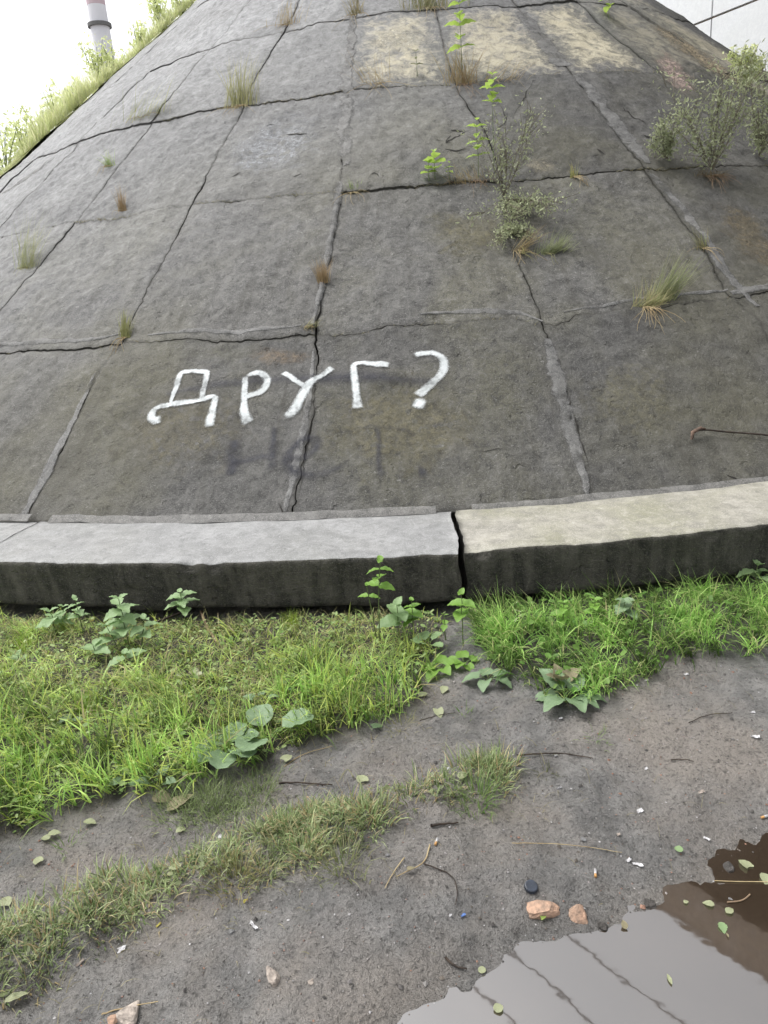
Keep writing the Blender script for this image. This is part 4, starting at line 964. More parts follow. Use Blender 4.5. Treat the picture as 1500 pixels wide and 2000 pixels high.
ground_tuft(905,1395, 22, 0.045, DG_A, DG_B, 'tiny tuft on the mud in the gap between the lawns', .02, 1.0)
ground_tuft(1065,1510, 24, 0.04, (0.09, .10, .05), (.16, .17, .08), 'small brownish tuft on the mud right of the strip', .02, 1.3)
ground_tuft(670,1690, 120, 0.08, (.2, .25, .1), (.36, .35, .2), 'grass tuft with straw at its foot at the lower edge of the strip', .035)
ground_tuft(465,1725, 140, 0.075, (.4, .34, .18), (.27, .28, .12), 'straw yellow tuft hanging over the lower edge of the strip', .035)
ground_tuft(785,1420, 40, 0.06, (.3, .3, .14), (.38, .34, .2), 'sparse yellowish tuft at the tip of the left lawn', .03, 1.4)
ground_tuft(130,1655, 30, 0.045, DG_A, DG_B, 'small dark tuft on the bare mud between lawn and strip', .025, 1.2)
ground_tuft(570,1225, 90, 0.09, (.36, .45, .08), (.28, .40, .06), 'yellow-green upright tuft at the foot of the middle curb block', .018, .35)
ground_tuft(45,1270, 110, 0.10, (.34, .45, .08), (.24, .40, .06), 'yellow-green tuft left of the nettles', .03, .35)
ground_tuft(175,1390, 110, 0.09, (.32, .46, .07), (.22, .38, .05), 'bright upright tuft in the middle of the left lawn', .025, .35)
ground_tuft(320,1345, 60, 0.075, (.26, .44, .06), (.2, .36, .05), 'small vivid tuft right of the bright upright one', .015, .35)

# low clover-like ground cover between the blades
def flecks(poly, n, size, Ca, Cb, zlo, zhi, tiltmax=0.7):
    XY = scatter(poly, n); rc = np.hypot(XY[:, 0] - CX, XY[:, 1] - CY); XY = XY[rc > 10.5]; n = len(XY)
    Z = ground_z(XY[:, 0], XY[:, 1]) + rng.uniform(zlo, zhi, n)
    a = np.linspace(0, 2 * PI, 6, endpoint=False); az = rng.uniform(0, 2 * PI, n); sz = size * rng.uniform(.5, 1.4, n)
    lx = np.cos(a)[None] * sz[:, None]; ly = np.sin(a)[None] * sz[:, None] * rng.uniform(.45, .8, n)[:, None]
    t1 = rng.uniform(-tiltmax, tiltmax, n)[:, None]; t2 = rng.uniform(-tiltmax, tiltmax, n)[:, None]
    x = lx * np.cos(az)[:, None] - ly * np.sin(az)[:, None]; y = lx * np.sin(az)[:, None] + ly * np.cos(az)[:, None]
    z = x * np.tan(t1) * .7 + y * np.tan(t2) * .7 + 0.15 * np.abs(ly)
    V = np.stack([x + XY[:, :1], y + XY[:, 1:], z + Z[:, None]], -1).reshape(-1, 3)
    b0 = (np.arange(n) * 6)[:, None]
    Q = np.concatenate([b0 + np.array([[0, 1, 2, 3]]), b0 + np.array([[0, 3, 4, 5]])])
    return V, Q, np.repeat(gcol(n, Ca, Cb), 6, 0)
mb = MB()
for poly, n, sz, a, b_, zl, zh in ((LUSH_L, 4200, .009, (.20, .34, .10), (.50, .60, .28), .005, .055), (LUSH_R, 900, .014, (.12, .26, .05), (.24, .38, .1), .01, .07), (STRIP, 350, .008, (.2, .24, .12), (.34, .36, .2), .002, .03)):
    V, Q, CC = flecks(poly, n, sz, a, b_, zl, zh); mb.add(V, Q); mb.C[-1] = CC
tag(obj('low_weeds', mb.mesh('low_weeds', MAT['grass'], col_=True)), 'tiny clover-like leaves scattered among the grass', kind='stuff')

# ------------------------------------------------------------------ plants rooted in the joints of the slope
def slope_frame(px, py):
    s, ph = cone_uv(px, py); P = surf(s, ph)[0]; n_ = cone_n(np.array(ph))
    up = np.array([-math.sin(ph) * COSA, math.cos(ph) * COSA, SINA]); rt = np.array([math.cos(ph), math.sin(ph), 0.])
    return P, n_, up, rt
def slope_tuft(px, py, tipx, tipy, n, h, spread, label, ca, cb, droopn=8, droopl=0.15, rootmat='root', name='dry_grass_tuft', cat='dry grass', w=.0035, fan=.5, lift=0.35):
    """blades leave the joint towards the tip pixel, dead strands hang down the face"""
    P, nn, up, rt = slope_frame(px, py); T = onslope(tipx, tipy) - P; L = np.linalg.norm(T) + 1e-6; d = T / L
    root = empty(name, tuple(P), label, cat)
    q = rng.normal(0, fan, (n, 1)); side = np.cross(nn, d)
    Dn = d[None] * 1.0 + side[None] * q; Dn /= np.linalg.norm(Dn, axis=1)[:, None]
    PP = rt[None] * rng.normal(0, spread, (n, 1)) + up[None] * rng.normal(0, spread * .25, (n, 1))
    up0 = nn[None] * 1.0 * rng.uniform(.2, 1.2, (n, 1)) + Dn * .6 + np.array([0, 0, .5])[None]; up0 /= np.linalg.norm(up0, axis=1)[:, None]
    V, Q, T_, CC = blades(PP, Dn, up0, h * rng.uniform(.5, 1.25, n), w * rng.uniform(.6, 1.3, n), np.clip(rng.normal(1.0, .35, n), .1, 2.), gcol(n, ca, cb))
    obj('blades', mesh_np('blades', V, [Q, T_], MAT['grass'], colattr=CC), root)
    if droopn:
        mb = MB()
        for _ in range(droopn):
            a = random.gauss(0, .5); l = droopl * random.uniform(.5, 1.2); t_ = np.linspace(0, 1, 7)
            dd = -up * math.cos(a) * random.uniform(.5, 1) + rt * math.sin(a) * random.uniform(.3, 1.3) + nn * random.uniform(0, .15)
            pts = (dd[None] * l * t_[:, None] + nn[None] * (0.025 * np.sin(t_ * PI) + .006)[:, None] + rt[None] * (0.015 * np.sin(t_ * 5 + a * 9) * t_)[:, None] + rt[None] * random.gauss(0, spread * .6))
            mb.tube(pts, np.linspace(.0019, .0007, 7) * random.uniform(.7, 1.6), 4)
        obj('hanging_roots', mb.mesh('hanging_roots', MAT[rootmat]), root)
    return root
ST_A, ST_B = (0.46, 0.38, 0.22), (0.30, 0.26, 0.13)
PG_A, PG_B = (0.34, 0.38, 0.17), (0.24, 0.28, 0.12)
OR_A, OR_B = (0.42, 0.31, 0.18), (0.36, 0.25, 0.14)
slope_tuft(470,208, 495,150, 120, .40, .07, 'tall straw tuft high on the slope, left of the pale central joint', (.50,.47,.24), (.38,.38,.2), 14, .32, 'straw', w=.006, fan=.3)
slope_tuft(245,660, 262,620, 120, .16, .02, 'yellowish tuft with pale strands at the joint crossing left of the white word', (.42,.42,.2), (.3,.3,.12), 9, .26, 'straw', fan=.25)
slope_tuft(632,552, 630,510, 130, .15, .022, 'rust brown tuft standing in the central joint above the white word', OR_A, OR_B, 2, .1, 'root', fan=.3)
slope_tuft(605,640, 640,630, 40, .08, .03, 'small weathered tuft where the central joint meets the first row crack', ST_A, PG_B, 5, .06, 'straw')
slope_tuft(238,408, 240,375, 100, .19, .018, 'small rust coloured tuft on the second row crack at the left', OR_A, OR_B, 3, .16, 'straw', fan=.22)
slope_tuft(690,378, 682,360, 26, .10, .02, 'few green blades where the central joint meets the second row crack', (.3,.42,.1), PG_A, 6, .28, 'straw')
slope_tuft(48,520, 95,470, 110, .40, .06, 'pale green tuft trailing at the far left of the slope', PG_A, (.44,.42,.2), 5, .16, 'paledry', fan=.35)
slope_tuft(1262,605, 1300,575, 130, .17, .04, 'bleached tuft with a spray of pale roots on the first row crack at the right', ST_A, PG_A, 20, .30, 'straw', fan=.7)
slope_tuft(1290,590, 1370,525, 150, .32, .05, 'pale green trailing grass running up right from the bleached tuft', (.30,.31,.17), PG_B, 0, .1, fan=.22)
slope_tuft(1012,488, 1085,480, 70, .20, .02, 'dry strands hanging beside the pale patch in the third joint', OR_A, ST_A, 12, .26, 'straw', fan=.3)
slope_tuft(1075,495, 1110,480, 170, .17, .05, 'rounded pale green cushion of grass below the second row crack', (.34,.37,.2), (.27,.3,.15), 5, .16, 'paledry', fan=.6)
slope_tuft(1372,490, 1350,478, 60, .14, .03, 'wispy dry tuft in the right-hand joint', ST_A, PG_B, 8, .2, 'straw', fan=.8)
slope_tuft(920,352, 870,340, 110, .15, .10, 'matted dry grass lying along the second row crack beside the tall weed', ST_A, OR_A, 14, .20, 'root', fan=.9)
slope_tuft(1122,345, 1118,325, 40, .10, .02, 'little tuft with a yellow leaf on the second row crack right of the tall weed', PG_A, (.5,.42,.12), 9, .22, 'straw')
slope_tuft(735,170, 700,155, 40, .30, .10, 'thin dry strands on the third row crack right of the pale joint', ST_A, OR_A, 10, .4, 'straw')
slope_tuft(838,18, 830,0, 140, .34, .12, 'dry grass clump at the very top left of the cream panels', ST_A, PG_B, 12, .4, 'straw', w=.006)
slope_tuft(695,28, 690,5, 40, .3, .04, 'straw strands at the top end of the pale central joint', ST_A, ST_B, 6, .5, 'straw', w=.006)
slope_tuft(560,50, 575,20, 40, .3, .06, 'small dry tuft at the top left joint crossing', ST_A, OR_A, 6, .3, 'straw', w=.006)
slope_tuft(280,235, 330,205, 70, .34, .16, 'olive yellow clump leaning over the left flank of the slope', (.48,.46,.18), PG_B, 4, .3, 'straw', w=.006, fan=.4)
slope_tuft(215,325, 205,310, 40, .17, .03, 'small weed with two long pale stalks on the left flank', (.36,.5,.16), PG_A, 5, .3, 'straw', w=.005)
slope_tuft(905,160, 900,130, 90, .32, .07, 'brownish dry clump around the foot of the lime sapling', ST_A, OR_B, 12, .45, 'root', w=.006)
slope_tuft(980,155, 1010,148, 50, .22, .12, 'flat dry grass on the third row crack right of the lime sapling', OR_A, ST_A, 6, .3, 'straw', w=.005)
slope_tuft(1020,495, 1035,540, 20, .16, .015, 'loose straw strand hanging below the rounded cushion', ST_A, PG_A, 3, .3, 'paledry')

# dry litter and moss lodged along the cracks
n = 1500; ph = rng.uniform(PH0 - DPH, PH0 + 4 * DPH, n); kk = rng.choice([1, 2, 2, 2, 3, 3], n)
s = np.zeros(n)
for q in (1, 2, 3): s[kk == q] = srow(q, ph[kk == q]) - .004
kp = fbm(np.stack([ph * 26, kk * 9., ph * 0], -1), 2, 611) > .05; ph = ph[kp]; s = s[kp]; n = len(s)
P = surf(s - np.abs(rng.normal(0, .008, n)), ph, .004); nn = cone_n(ph); up_ = np.stack([-np.sin(ph) * COSA, np.cos(ph) * COSA, np.full(n, SINA)], -1); rt_ = np.stack([np.cos(ph), np.sin(ph), ph * 0], -1)
D = rt_ * rng.normal(0, 1, (n, 1)) - up_ * rng.uniform(-.3, .8, (n, 1)); D /= np.linalg.norm(D, axis=1)[:, None]
V, Q, T, CC = blades(P, D, nn, rng.uniform(.015, .06, n), rng.uniform(.0018, .004, n), rng.uniform(.9, 1.6, n), gcol(n, (.34, .28, .17), (.16, .17, .08)))
tag(obj('crack_litter', mesh_np('crack_litter', V, [Q, T], MAT['grass'], colattr=CC)), 'dry blades and moss lodged along the cracks of the slope', kind='stuff')

def leafy_on_slope(px, py, h, npairs, size, mk, sh, label, leanpx=None, cat='weed', name='slope_weed', bg=.2):
    P, nn, up, rt = slope_frame(px, py)
    lean = (0, 0)
    if leanpx: 
        Q = onslope(*leanpx); lean = tuple((Q - P)[:2] * .6)
    return leafy_plant(tuple(P), h, npairs, size, mk, sh, label, cat, lean=lean, name=name, base_gap=bg)
leafy_on_slope(850,352, .20, 4, .10, 'lime', 'round', 'lime green round-leaved seedling on the second row crack', name='seedling')
leafy_on_slope(838,356, .13, 3, .08, 'lime', 'round', 'smaller lime seedling left of the round-leaved one', name='seedling')
leafy_on_slope(878,350, .12, 3, .055, 'lime', 'ovate', 'tiny fresh shoot right of the round-leaved seedling', name='seedling')
leafy_on_slope(903,150, .85, 8, .15, 'lime', 'ovate', 'lime green sapling standing high between the cream panels', name='sapling')
leafy_on_slope(815,148, .2, 3, .07, 'palegreen', 'ovate', 'little pale sprout on the third row crack left of the sapling', name='sapling')
leafy_on_slope(1190,35, .3, 4, .13, 'lime', 'ovate', 'small lime bush at the top right of the slope', name='sapling')
leafy_on_slope(935,345, .42, 6, .10, 'lime', 'ovate', 'fresh lime stem rising left of the grey weed', leanpx=(935,330), name='sapling', bg=.25)
leafy_on_slope(965,330, .68, 5, .13, 'lime', 'ovate', 'lime green crown of leaves over the grey weed', name='sapling', bg=.65)

def wispy_bush(px, py, h, width, nst, label, mk='grey_leaf', nleaf=60, lsz=.022, name='wispy_bush', down=0.0, cat='bush'):
    P, nn, up, rt = slope_frame(px, py); root = empty(name, tuple(P), label, cat)
    sb = MB(); lv, lq = [], []; off = 0
    for i in range(nst):
        a = random.gauss(0, 1); t_ = np.linspace(0, 1, 8)
        hh = h * random.uniform(.55, 1.05)
        dirn = np.array([0, 0, 1.]) * 1.0 + rt * a * width / h + nn * random.uniform(-.1, .5)
        if random.random() < down: dirn = -up * random.uniform(.5, 1) + nn * .3 + rt * random.uniform(-.6, .6); hh *= .8
        dirn = dirn / np.linalg.norm(dirn)
        wob = rt[None] * (np.sin(t_ * 4 + a * 5) * .03 * h)[:, None] * t_[:, None]
        pts = dirn[None] * hh * t_[:, None] + wob + nn[None] * .01
        sb.tube(pts, np.linspace(.0036, .001, 8), 4)
        for b in range(7):
            f = random.uniform(.06, .97); p0 = np.array([np.interp(f, t_, pts[:, q]) for q in range(3)])
            d2 = dirn + rt * random.uniform(-1, 1) + nn * random.uniform(-.6, .6); d2 /= np.linalg.norm(d2)
            p1 = p0 + d2 * hh * .28; sb.tube(np.array([p0, (p0 + p1) / 2 + rt * .008, p1]), [.0025, .002, .001], 3)
            k = nleaf // 4; f2 = rng.uniform(0, 1, k)[:, None]; c_ = p0 * (1 - f2) + p1 * f2 + rng.normal(0, .012 + .03 * h, (k, 3))
            A = rng.normal(0, 1, (k, 3)); A /= np.linalg.norm(A, axis=1)[:, None]; B = np.cross(A, rng.normal(0, 1, (k, 3))); B /= np.linalg.norm(B, axis=1)[:, None]
            sz = lsz * rng.uniform(.5, 1.3, (k, 1))
            q = np.stack([c_ - A * sz, c_ + B * sz * .35, c_ + A * sz, c_ - B * sz * .35], 1).reshape(-1, 3)
            lv.append(q); lq.append(np.arange(k * 4).reshape(-1, 4) + off); off += k * 4
    obj('stems', sb.mesh('stems', MAT['greystem'] if mk == 'grey_leaf' else MAT['stem']), root)
    obj('foliage', mesh_np('foliage', np.concatenate(lv), np.concatenate(lq), MAT[mk]), root)
    return root
wispy_bush(985,385, .74, .30, 20, 'tall grey-green weed sprawling over the middle of the slope at the third joint', nleaf=44, lsz=.016, down=.4)
wispy_bush(990,440, .40, .16, 12, 'lower straggling part of grey-green growth trailing down the third joint', nleaf=40, lsz=.014, down=.75)
wispy_bush(1390,335, .84, .42, 17, 'big grey-green wormwood bush on the second row crack at the right', nleaf=64, lsz=.019)
wispy_bush(1480,310, .80, .42, 12, 'second grey-green bush behind the big one at the right edge', nleaf=64, lsz=.02)
wispy_bush(1300,318, .34, .22, 12, 'low pale grey-green bush just left of the big wormwood', nleaf=60, lsz=.016)
slope_tuft(1388,345, 1395,380, 90, .18, .06, 'dark brown matted root clump under the big wormwood', (.16,.11,.06), (.3,.24,.14), 24, .3, 'root', fan=1.0)
wispy_bush(1450,165, .34, .4, 12, 'yellow-green scrub at the right rim of the slope', 'bank_leaf', nleaf=60, lsz=.03)

# stick lying on the slope at the right
P, nn, up, rt = slope_frame(1350, 852)
pts = np.array([onslope(x, y, l) - P for x, y, l in ((1352,858,.02), (1350,849,.03), (1372,845,.035), (1410,847,.03), (1450,851,.02), (1500,858,.02), (1560,866,.02))])
mb = MB(); mb.tube(smooth_pts(pts), .0055, 7); st = empty('fallen_stick', tuple(P), 'thin dark stick with a hooked knob lying on the slope at the right edge', 'stick'); obj('shaft', mb.mesh('shaft', MAT['twig'], True), st)
mb = MB(); mb.tube(np.array([onslope(1350,860,.012), onslope(1349,851,.03), onslope(1364,845,.045), onslope(1373,845,.04)]) - P, [.007, .012, .011, .006], 7); obj('knob', mb.mesh('knob', MAT['stickend'], True), st)

# ------------------------------------------------------------------ grassy bank and scrub behind the left ridge
SIL = -0.994
phs = np.linspace(-2.7, -0.984, 60); ss = np.linspace(-0.4, SMAX * .93, 40); S_, P_ = np.meshgrid(ss, phs, indexing='ij')
hh = 0.01 + 0.02 * n1(S_ * 2 + P_ * 31, 8)
V = cone_p(S_, P_, hh)
MAT['turf'] = simple('turf', (0.30, 0.32, 0.15), (0.18, 0.19, 0.09), 6, 0.95, bumps=0.02)
tag(obj('grass_bank', mesh_np('grass_bank', V.reshape(-1, 3), grid_faces(len(ss), len(phs)), MAT['turf'], smooth=True)), 'grassy bank falling away behind the left ridge of the slope', kind='structure')
n = 9000; s = rng.uniform(0.2, SMAX * .75, n); ph = SIL + 0.012 - rng.exponential(.05, n)
P = cone_p(s, ph, np.full(n, .03)); nn = cone_n(ph)
lat = np.stack([np.cos(ph), np.sin(ph), ph * 0], -1) * rng.normal(0, 1, (n, 1)); up0 = nn * .3 + np.array([0, 0, 1.]); up0 /= np.linalg.norm(up0, axis=1)[:, None]
D = rng.normal(0, 1, (n, 3)); D[:, 2] = 0; D /= np.linalg.norm(D, axis=1)[:, None]
dens = fbm(np.stack([s * 1.3, s * 0, s * 0], -1), 3, 77)
V, Q, T, CC = blades(P, D, up0, (.20 + .16 * dens) * rng.uniform(.5, 1.4, n), rng.uniform(.006, .013, n), np.clip(rng.normal(.6, .3, n), .1, 1.6), gcol(n, (.88, .86, .60), (.74, .80, .45)))
tag(obj('bank_grass', mesh_np('bank_grass', V, [Q, T], MAT['grass'], colattr=CC)), 'pale yellow-green grass fringing the left ridge', kind='stuff')
def ridge_bush(px, py, h, wdt, label, n=500, mk='bank_leaf', lsz=.04, dark=False):
    # px,py: foot of the bush on the skyline; stands just behind the ridge
    d = ray(px, py); 
    # nearest slant along the silhouette generatrix
    best = None
    for s in np.linspace(0, SMAX * .9, 200):
        q = cone_p(np.array(s), np.array(SIL), np.array(0.)) - CAMP; q /= np.linalg.norm(q); e = q @ d
        if best is None or e > best[0]: best = (e, s)
    P = cone_p(np.array(best[1]), np.array(SIL - .06), np.array(-0.02))
    root = empty('ridge_shrub', tuple(P), label, 'shrub', 'scrub along the left ridge')
    sb = MB(); tips = []
    for i in range(9):
        a = random.uniform(0, 2 * PI); r_ = wdt * random.uniform(.1, .5)
        tip = np.array([math.cos(a) * r_, math.sin(a) * r_, h * random.uniform(.6, 1.0)]); tips.append(tip)
        sb.tube(np.array([[0, 0, -.05], tip * .45 + [0, 0, .05 * h], tip]), [.009, .006, .003], 4)
    obj('stems', sb.mesh('stems', MAT['stem']), root)
    k = n; ti = rng.integers(0, 9, k); f = rng.uniform(.25, 1.05, (k, 1)); c_ = np.array(tips)[ti] * f + rng.normal(0, .09 * max(h, wdt), (k, 3)); c_[:, 2] = np.abs(c_[:, 2])
    A = rng.normal(0, 1, (k, 3)); A /= np.linalg.norm(A, axis=1)[:, None]; B = np.cross(A, rng.normal(0, 1, (k, 3))); B /= np.linalg.norm(B, axis=1)[:, None]
    sz = lsz * rng.uniform(.5, 1.3, (k, 1)); q = np.stack([c_ - A * sz, c_ + B * sz * .45, c_ + A * sz, c_ - B * sz * .45], 1).reshape(-1, 3)
    obj('foliage', mesh_np('foliage', q, np.arange(k * 4).reshape(-1, 4), MAT[mk]), root)
RB = [((10,320),.85,.8,'bright green bush at the far left edge of the ridge'), ((50,295),.62,.6,'lower yellow-green bush next to the leftmost one'), ((92,262),.55,.5,'rounded ridge bush above the raised mortar edge'),
 ((125,240),.65,.5,'upright ridge bush left of the chimney'), ((160,215),.5,.5,'low ridge bush just left of the chimney foot'), ((205,172),.8,.35,'narrow bush standing right in front of the chimney'),
 ((240,150),.45,.5,'low scrub right of the chimney'), ((285,110),.5,.45,'scrub halfway up the left ridge'), ((335,62),.72,.4,'tall narrow bush near the top of the left ridge'), ((375,32),.4,.5,'uppermost scrub on the left ridge'), ((-50,375),.9,.9,'bush on the ridge just past the left edge')]
for (p, h, w_, l) in RB: ridge_bush(p[0], p[1], h * .78, w_, l, n=int(520 * h), lsz=.035)

# ------------------------------------------------------------------ things lying on the mud
def stone(name, px, py, size, m, label, cat='stone', seed=0, flat=.55, parent=None, stretch=(1, 1), rot=None):
    import bmesh
    P = at(px, py); bm = bmesh.new(); rs = np.random.default_rng(seed * 13 + 5)
    Q = rs.uniform(-1, 1, (16, 3)); Q /= np.max(np.abs(Q), axis=1)[:, None] ** .75
    for q in Q: bm.verts.new(q)
    r_ = bmesh.ops.convex_hull(bm, input=bm.verts[:]); bmesh.ops.delete(bm, geom=[g for g in r_['geom_interior'] if isinstance(g, bmesh.types.BMVert)], context='VERTS')
    bmesh.ops.subdivide_edges(bm, edges=bm.edges[:], cuts=3, use_grid_fill=True)
    for _ in range(2): bmesh.ops.smooth_vert(bm, verts=bm.verts[:], factor=.5, use_axis_x=True, use_axis_y=True, use_axis_z=True)
    V = np.array([v.co[:] for v in bm.verts]); V = V * (1 + .10 * fbm(V * 3 + seed * 7.1, 3, 300 + seed, .6))[:, None]
    V *= np.array([size * stretch[0], size * stretch[1], size * flat]) * .46
    a = seed * 1.7 if rot is None else rot; V = V @ np.array([[math.cos(a), math.sin(a), 0], [-math.sin(a), math.cos(a), 0], [0, 0, 1]])
    V[:, 2] += size * flat * .08
    for v, c_ in zip(bm.verts, V): v.co = c_
    me = bpy.data.meshes.new(name); bm.to_mesh(me); bm.free(); me.materials.append(m)
    for p_ in me.polygons: p_.use_smooth = False
    return tag(obj(name, me, loc=tuple(P)), label, cat)
stone('brick_fragment', 1062,1778, .078, MAT['brick'], 'larger orange-pink stone with a green leaf against it beside the puddle', seed=31, stretch=(1.25, .75), rot=.1)
stone('brick_fragment', 1128,1787, .060, MAT['brick'], 'smaller upright orange-pink stone nearest the puddle edge', seed=32, flat=.8, stretch=(.85, .95), rot=0)
stone('pebble', 535,1908, .052, MAT['palestone'], 'pale pointed stone alone on the mud at the bottom left', seed=33, flat=.8, stretch=(.65, 1.3), rot=.3)
stone('flat_stone', 252,1988, .066, MAT['palestone'], 'flat pale stone at the bottom left edge', seed=4, stretch=(1.1, .9))
stone('flat_stone', 218,1992, .03, MAT['brick'], 'small pinkish stone touching the flat pale one', seed=5)
stone('pebble', 1060,1550, .012, MAT['greystone'], 'small grey pebble in the middle of the right mud', seed=6)
stone('pebble', 758,1672, .016, MAT['greystone'], 'grey pebble at the lower edge of the grass strip', seed=7)
stone('pebble', 430,1635, .018, MAT['white'], 'white round pebble below the matted grass patch', seed=8)
stone('pebble', 508,1605, .018, MAT['greystone'], 'light grey pebble between the two grass strips', seed=9)
stone('pebble', 452,1820, .018, MAT['greystone'], 'dark grey pebble beside the white splinter', seed=10)
stone('pebble', 607,1918, .018, MAT['palestone'], 'small stone right of the pale pointed stone', seed=12)
stone('pebble', 1140,1640, .02, MAT['greystone'], 'grey stone on the track above the cigarette butt', seed=13)
def scrap(px, py, l, wd_, m, label, az, name='scrap', cat='litter', h=.003):
    l *= .8; wd_ *= .75
    P = at(px, py); n_ = 5; u = np.linspace(-.5, .5, n_); U_, V_ = np.meshgrid(u, u, indexing='ij')
    rr = 1 + .25 * n1(U_ * 5 + V_ * 9 + px, 4)
    X_ = U_ * l * rr; Y_ = V_ * wd_ * rr; Z_ = h + .006 * np.abs(n1(U_ * 3 + V_ * 2 + px * .1, 5)) + .004 * U_
    a = math.radians(az); V = np.stack([X_ * math.cos(a) - Y_ * math.sin(a), X_ * math.sin(a) + Y_ * math.cos(a), Z_], -1).reshape(-1, 3)
    V2 = V.copy(); V2[:, 2] -= .0012
    F = grid_faces(n_, n_); idx = np.arange(25).reshape(5, 5); ring = np.concatenate([idx[:, 0], idx[-1, 1:], idx[-2::-1, -1], idx[0, -2:0:-1]]); r2 = np.roll(ring, -1)
    me = mesh_np(name, np.concatenate([V, V2]), np.concatenate([F, F[:, ::-1] + 25, np.stack([ring, ring + 25, r2 + 25, r2], -1)]), m)
    return tag(obj(name, me, loc=tuple(P)), label, cat)
SCR = [(495,1810,.036,.012,'white','white splinter of plastic on the mud below the strip',-50),(238,1857,.026,.02,'white','crumpled white scrap at the lower left grass edge',20),(157,1882,.028,.010,'palestone','cream sliver left of the crumpled white scrap',50),
 (1250,1585,.022,.018,'white','white chip with a dark upper edge in the middle of the right mud',10),(1245,1690,.034,.014,'white','torn clear plastic strip above the puddle',-25),(1228,1682,.02,.014,'white','small clear scrap left of the torn strip',30),
 (1380,1640,.026,.010,'white','pale crumpled strip near the top of the puddle',-60),(1470,1393,.016,.012,'white','white chip at the right edge below the grass',0),(1475,1440,.03,.02,'white','faded white smear of paper at the right edge',-30),
 (1263,1330,.014,.01,'white','white chip on the mud just below the right grass',0),(1340,1318,.02,.014,'white','white chip tucked under the right grass',0),(1095,1405,.016,.012,'white','white chip directly under the dock rosette',0),
 (1370,1548,.022,.012,'palestone','pinkish scrap on the right mud',10),(905,1790,.014,.010,'blue','tiny blue scrap left of the orange stones',10),(1086,1478,.014,.010,'white','white chip under the dark twig',0),
 (1092,1541,.022,.006,'white','thin white sliver right of the strip',15),(875,1503,.018,.012,'white','white chip at the right end of the strip',10),(480,1762,.016,.008,'yellow','yellow scrap at the straw tuft',20),(310,1808,.018,.008,'yellow','orange-yellow scrap by the lower strip edge',40),
 (1208,1632,.012,.012,'palestone','pinkish crumb right of centre',0),(1262,1503,.012,.010,'white','white crumb at right above centre',0),(880,1790,.010,.008,'white','white crumb by the blue scrap',0)]
for (x, y, l, wd_, mk, lab, az) in SCR: scrap(x, y, l, wd_, MAT[mk], lab, az)
def butt(px, py, az, label):
    P = at(px, py); r = empty('cigarette_butt', tuple(P), label, 'cigarette butt', rz=math.radians(az))
    mb = MB(); mb.tube(np.array([[0, 0, .005], [.017, 0, .005], [.0172, 0, .005]]), [.0038, .0038, .0005], 10); obj('paper', mb.mesh('paper', MAT['white'], True), r)
    mb = MB(); mb.tube(np.array([[-.0102, 0, .005], [-.010, 0, .005], [-.0001, 0, .005]]), [.0005, .0037, .0037], 10); obj('filter', mb.mesh('filter', MAT['filter'], True), r)
butt(1163,1710, 75, 'white cigarette butt standing out on the track above the puddle')
butt(1492,1598, 15, 'white cigarette butt at the right edge')
butt(852,1648, 70, 'orange-tipped cigarette butt by the short dark twig')
# bottle cap
P = at(1037, 1735); prof = [(.0005, .007), (.012, .007), (.0135, .006), (.0145, .0)]
V, F = lathe(prof, 42); rr_ = 1 + .05 * (np.arange(42) % 2); V = V.reshape(4, 42, 3); V[2:, :, :2] *= rr_[None, :, None]
cap = tag(obj('bottle_cap', mesh_np('bottle_cap', V.reshape(-1, 3), F, MAT['darkcap'], smooth=False), loc=(P[0], P[1], P[2] + .003)), 'dark blue bottle cap just above the larger orange stone', 'bottle cap'); cap.rotation_euler = (.25, .1, 0); cap.scale = (1.25, 1.25, 1.4)

def twig(px, r, m, label, name='twig', cat='twig', lift=.006, branch=None):
    pts = np.array([at(x, y) for x, y in px]); pts[:, 2] += lift; P0 = pts[0].copy(); q = smooth_pts(pts - P0)
    q[:, 2] += rng.normal(0, .0008, len(q)); mb = MB(); mb.tube(q, np.linspace(r, r * .5, len(q)), 6)
    if branch:
        b = np.array([at(x, y) for x, y in branch]); b[:, 2] += lift; mb.tube(smooth_pts(b - P0), r * .5, 5)
    return tag(obj(name, mb.mesh(name, m, True), loc=tuple(P0)), label, cat)
twig([(1010,1478),(1050,1475),(1090,1473),(1130,1479),(1158,1484)], .0032, MAT['twig'], 'thin dark twig lying right of the upper tuft')
twig([(545,1532),(580,1531),(620,1534),(650,1536)], .0035, MAT['twig'], 'straight dark twig between the burdock and the strip')
twig([(842,1616),(865,1612),(895,1610)], .0045, MAT['twig'], 'short thick dark twig below the dark tuft')
twig([(1310,1488),(1335,1485),(1355,1490)], .0022, MAT['twig'], 'short curved twig on the right mud')
twig([(1345,1415),(1380,1398),(1430,1395)], .002, MAT['twig'], 'hair-thin twig near the right edge')
twig([(828,1690),(850,1698),(885,1712),(895,1745),(890,1770)], .0022, MAT['twig'], 'bent dark twig left of the orange stones')
twig([(870,1873),(885,1890),(912,1896)], .0035, MAT['twig'], 'dark twig by the left shore of the puddle')
twig([(830,1525),(860,1532),(875,1540)], .0025, MAT['twig'], 'little twig in the strip')
twig([(1000,1650),(1060,1650),(1130,1655),(1215,1668)], .0013, MAT['straw'], 'long pale straw across the track', name='straw', cat='straw')
twig([(840,1653),(830,1690),(795,1705),(775,1715)], .0022, MAT['straw'], 'arched straw stalk holding a pale leaf', name='straw', cat='straw')
twig([(790,1678),(770,1705),(752,1738)], .002, MAT['straw'], 'straight straw left of the arched one', name='straw', cat='straw')
twig([(200,1985),(240,1972),(310,1960)], .002, MAT['straw'], 'straw beside the flat pale stone', name='straw', cat='straw')
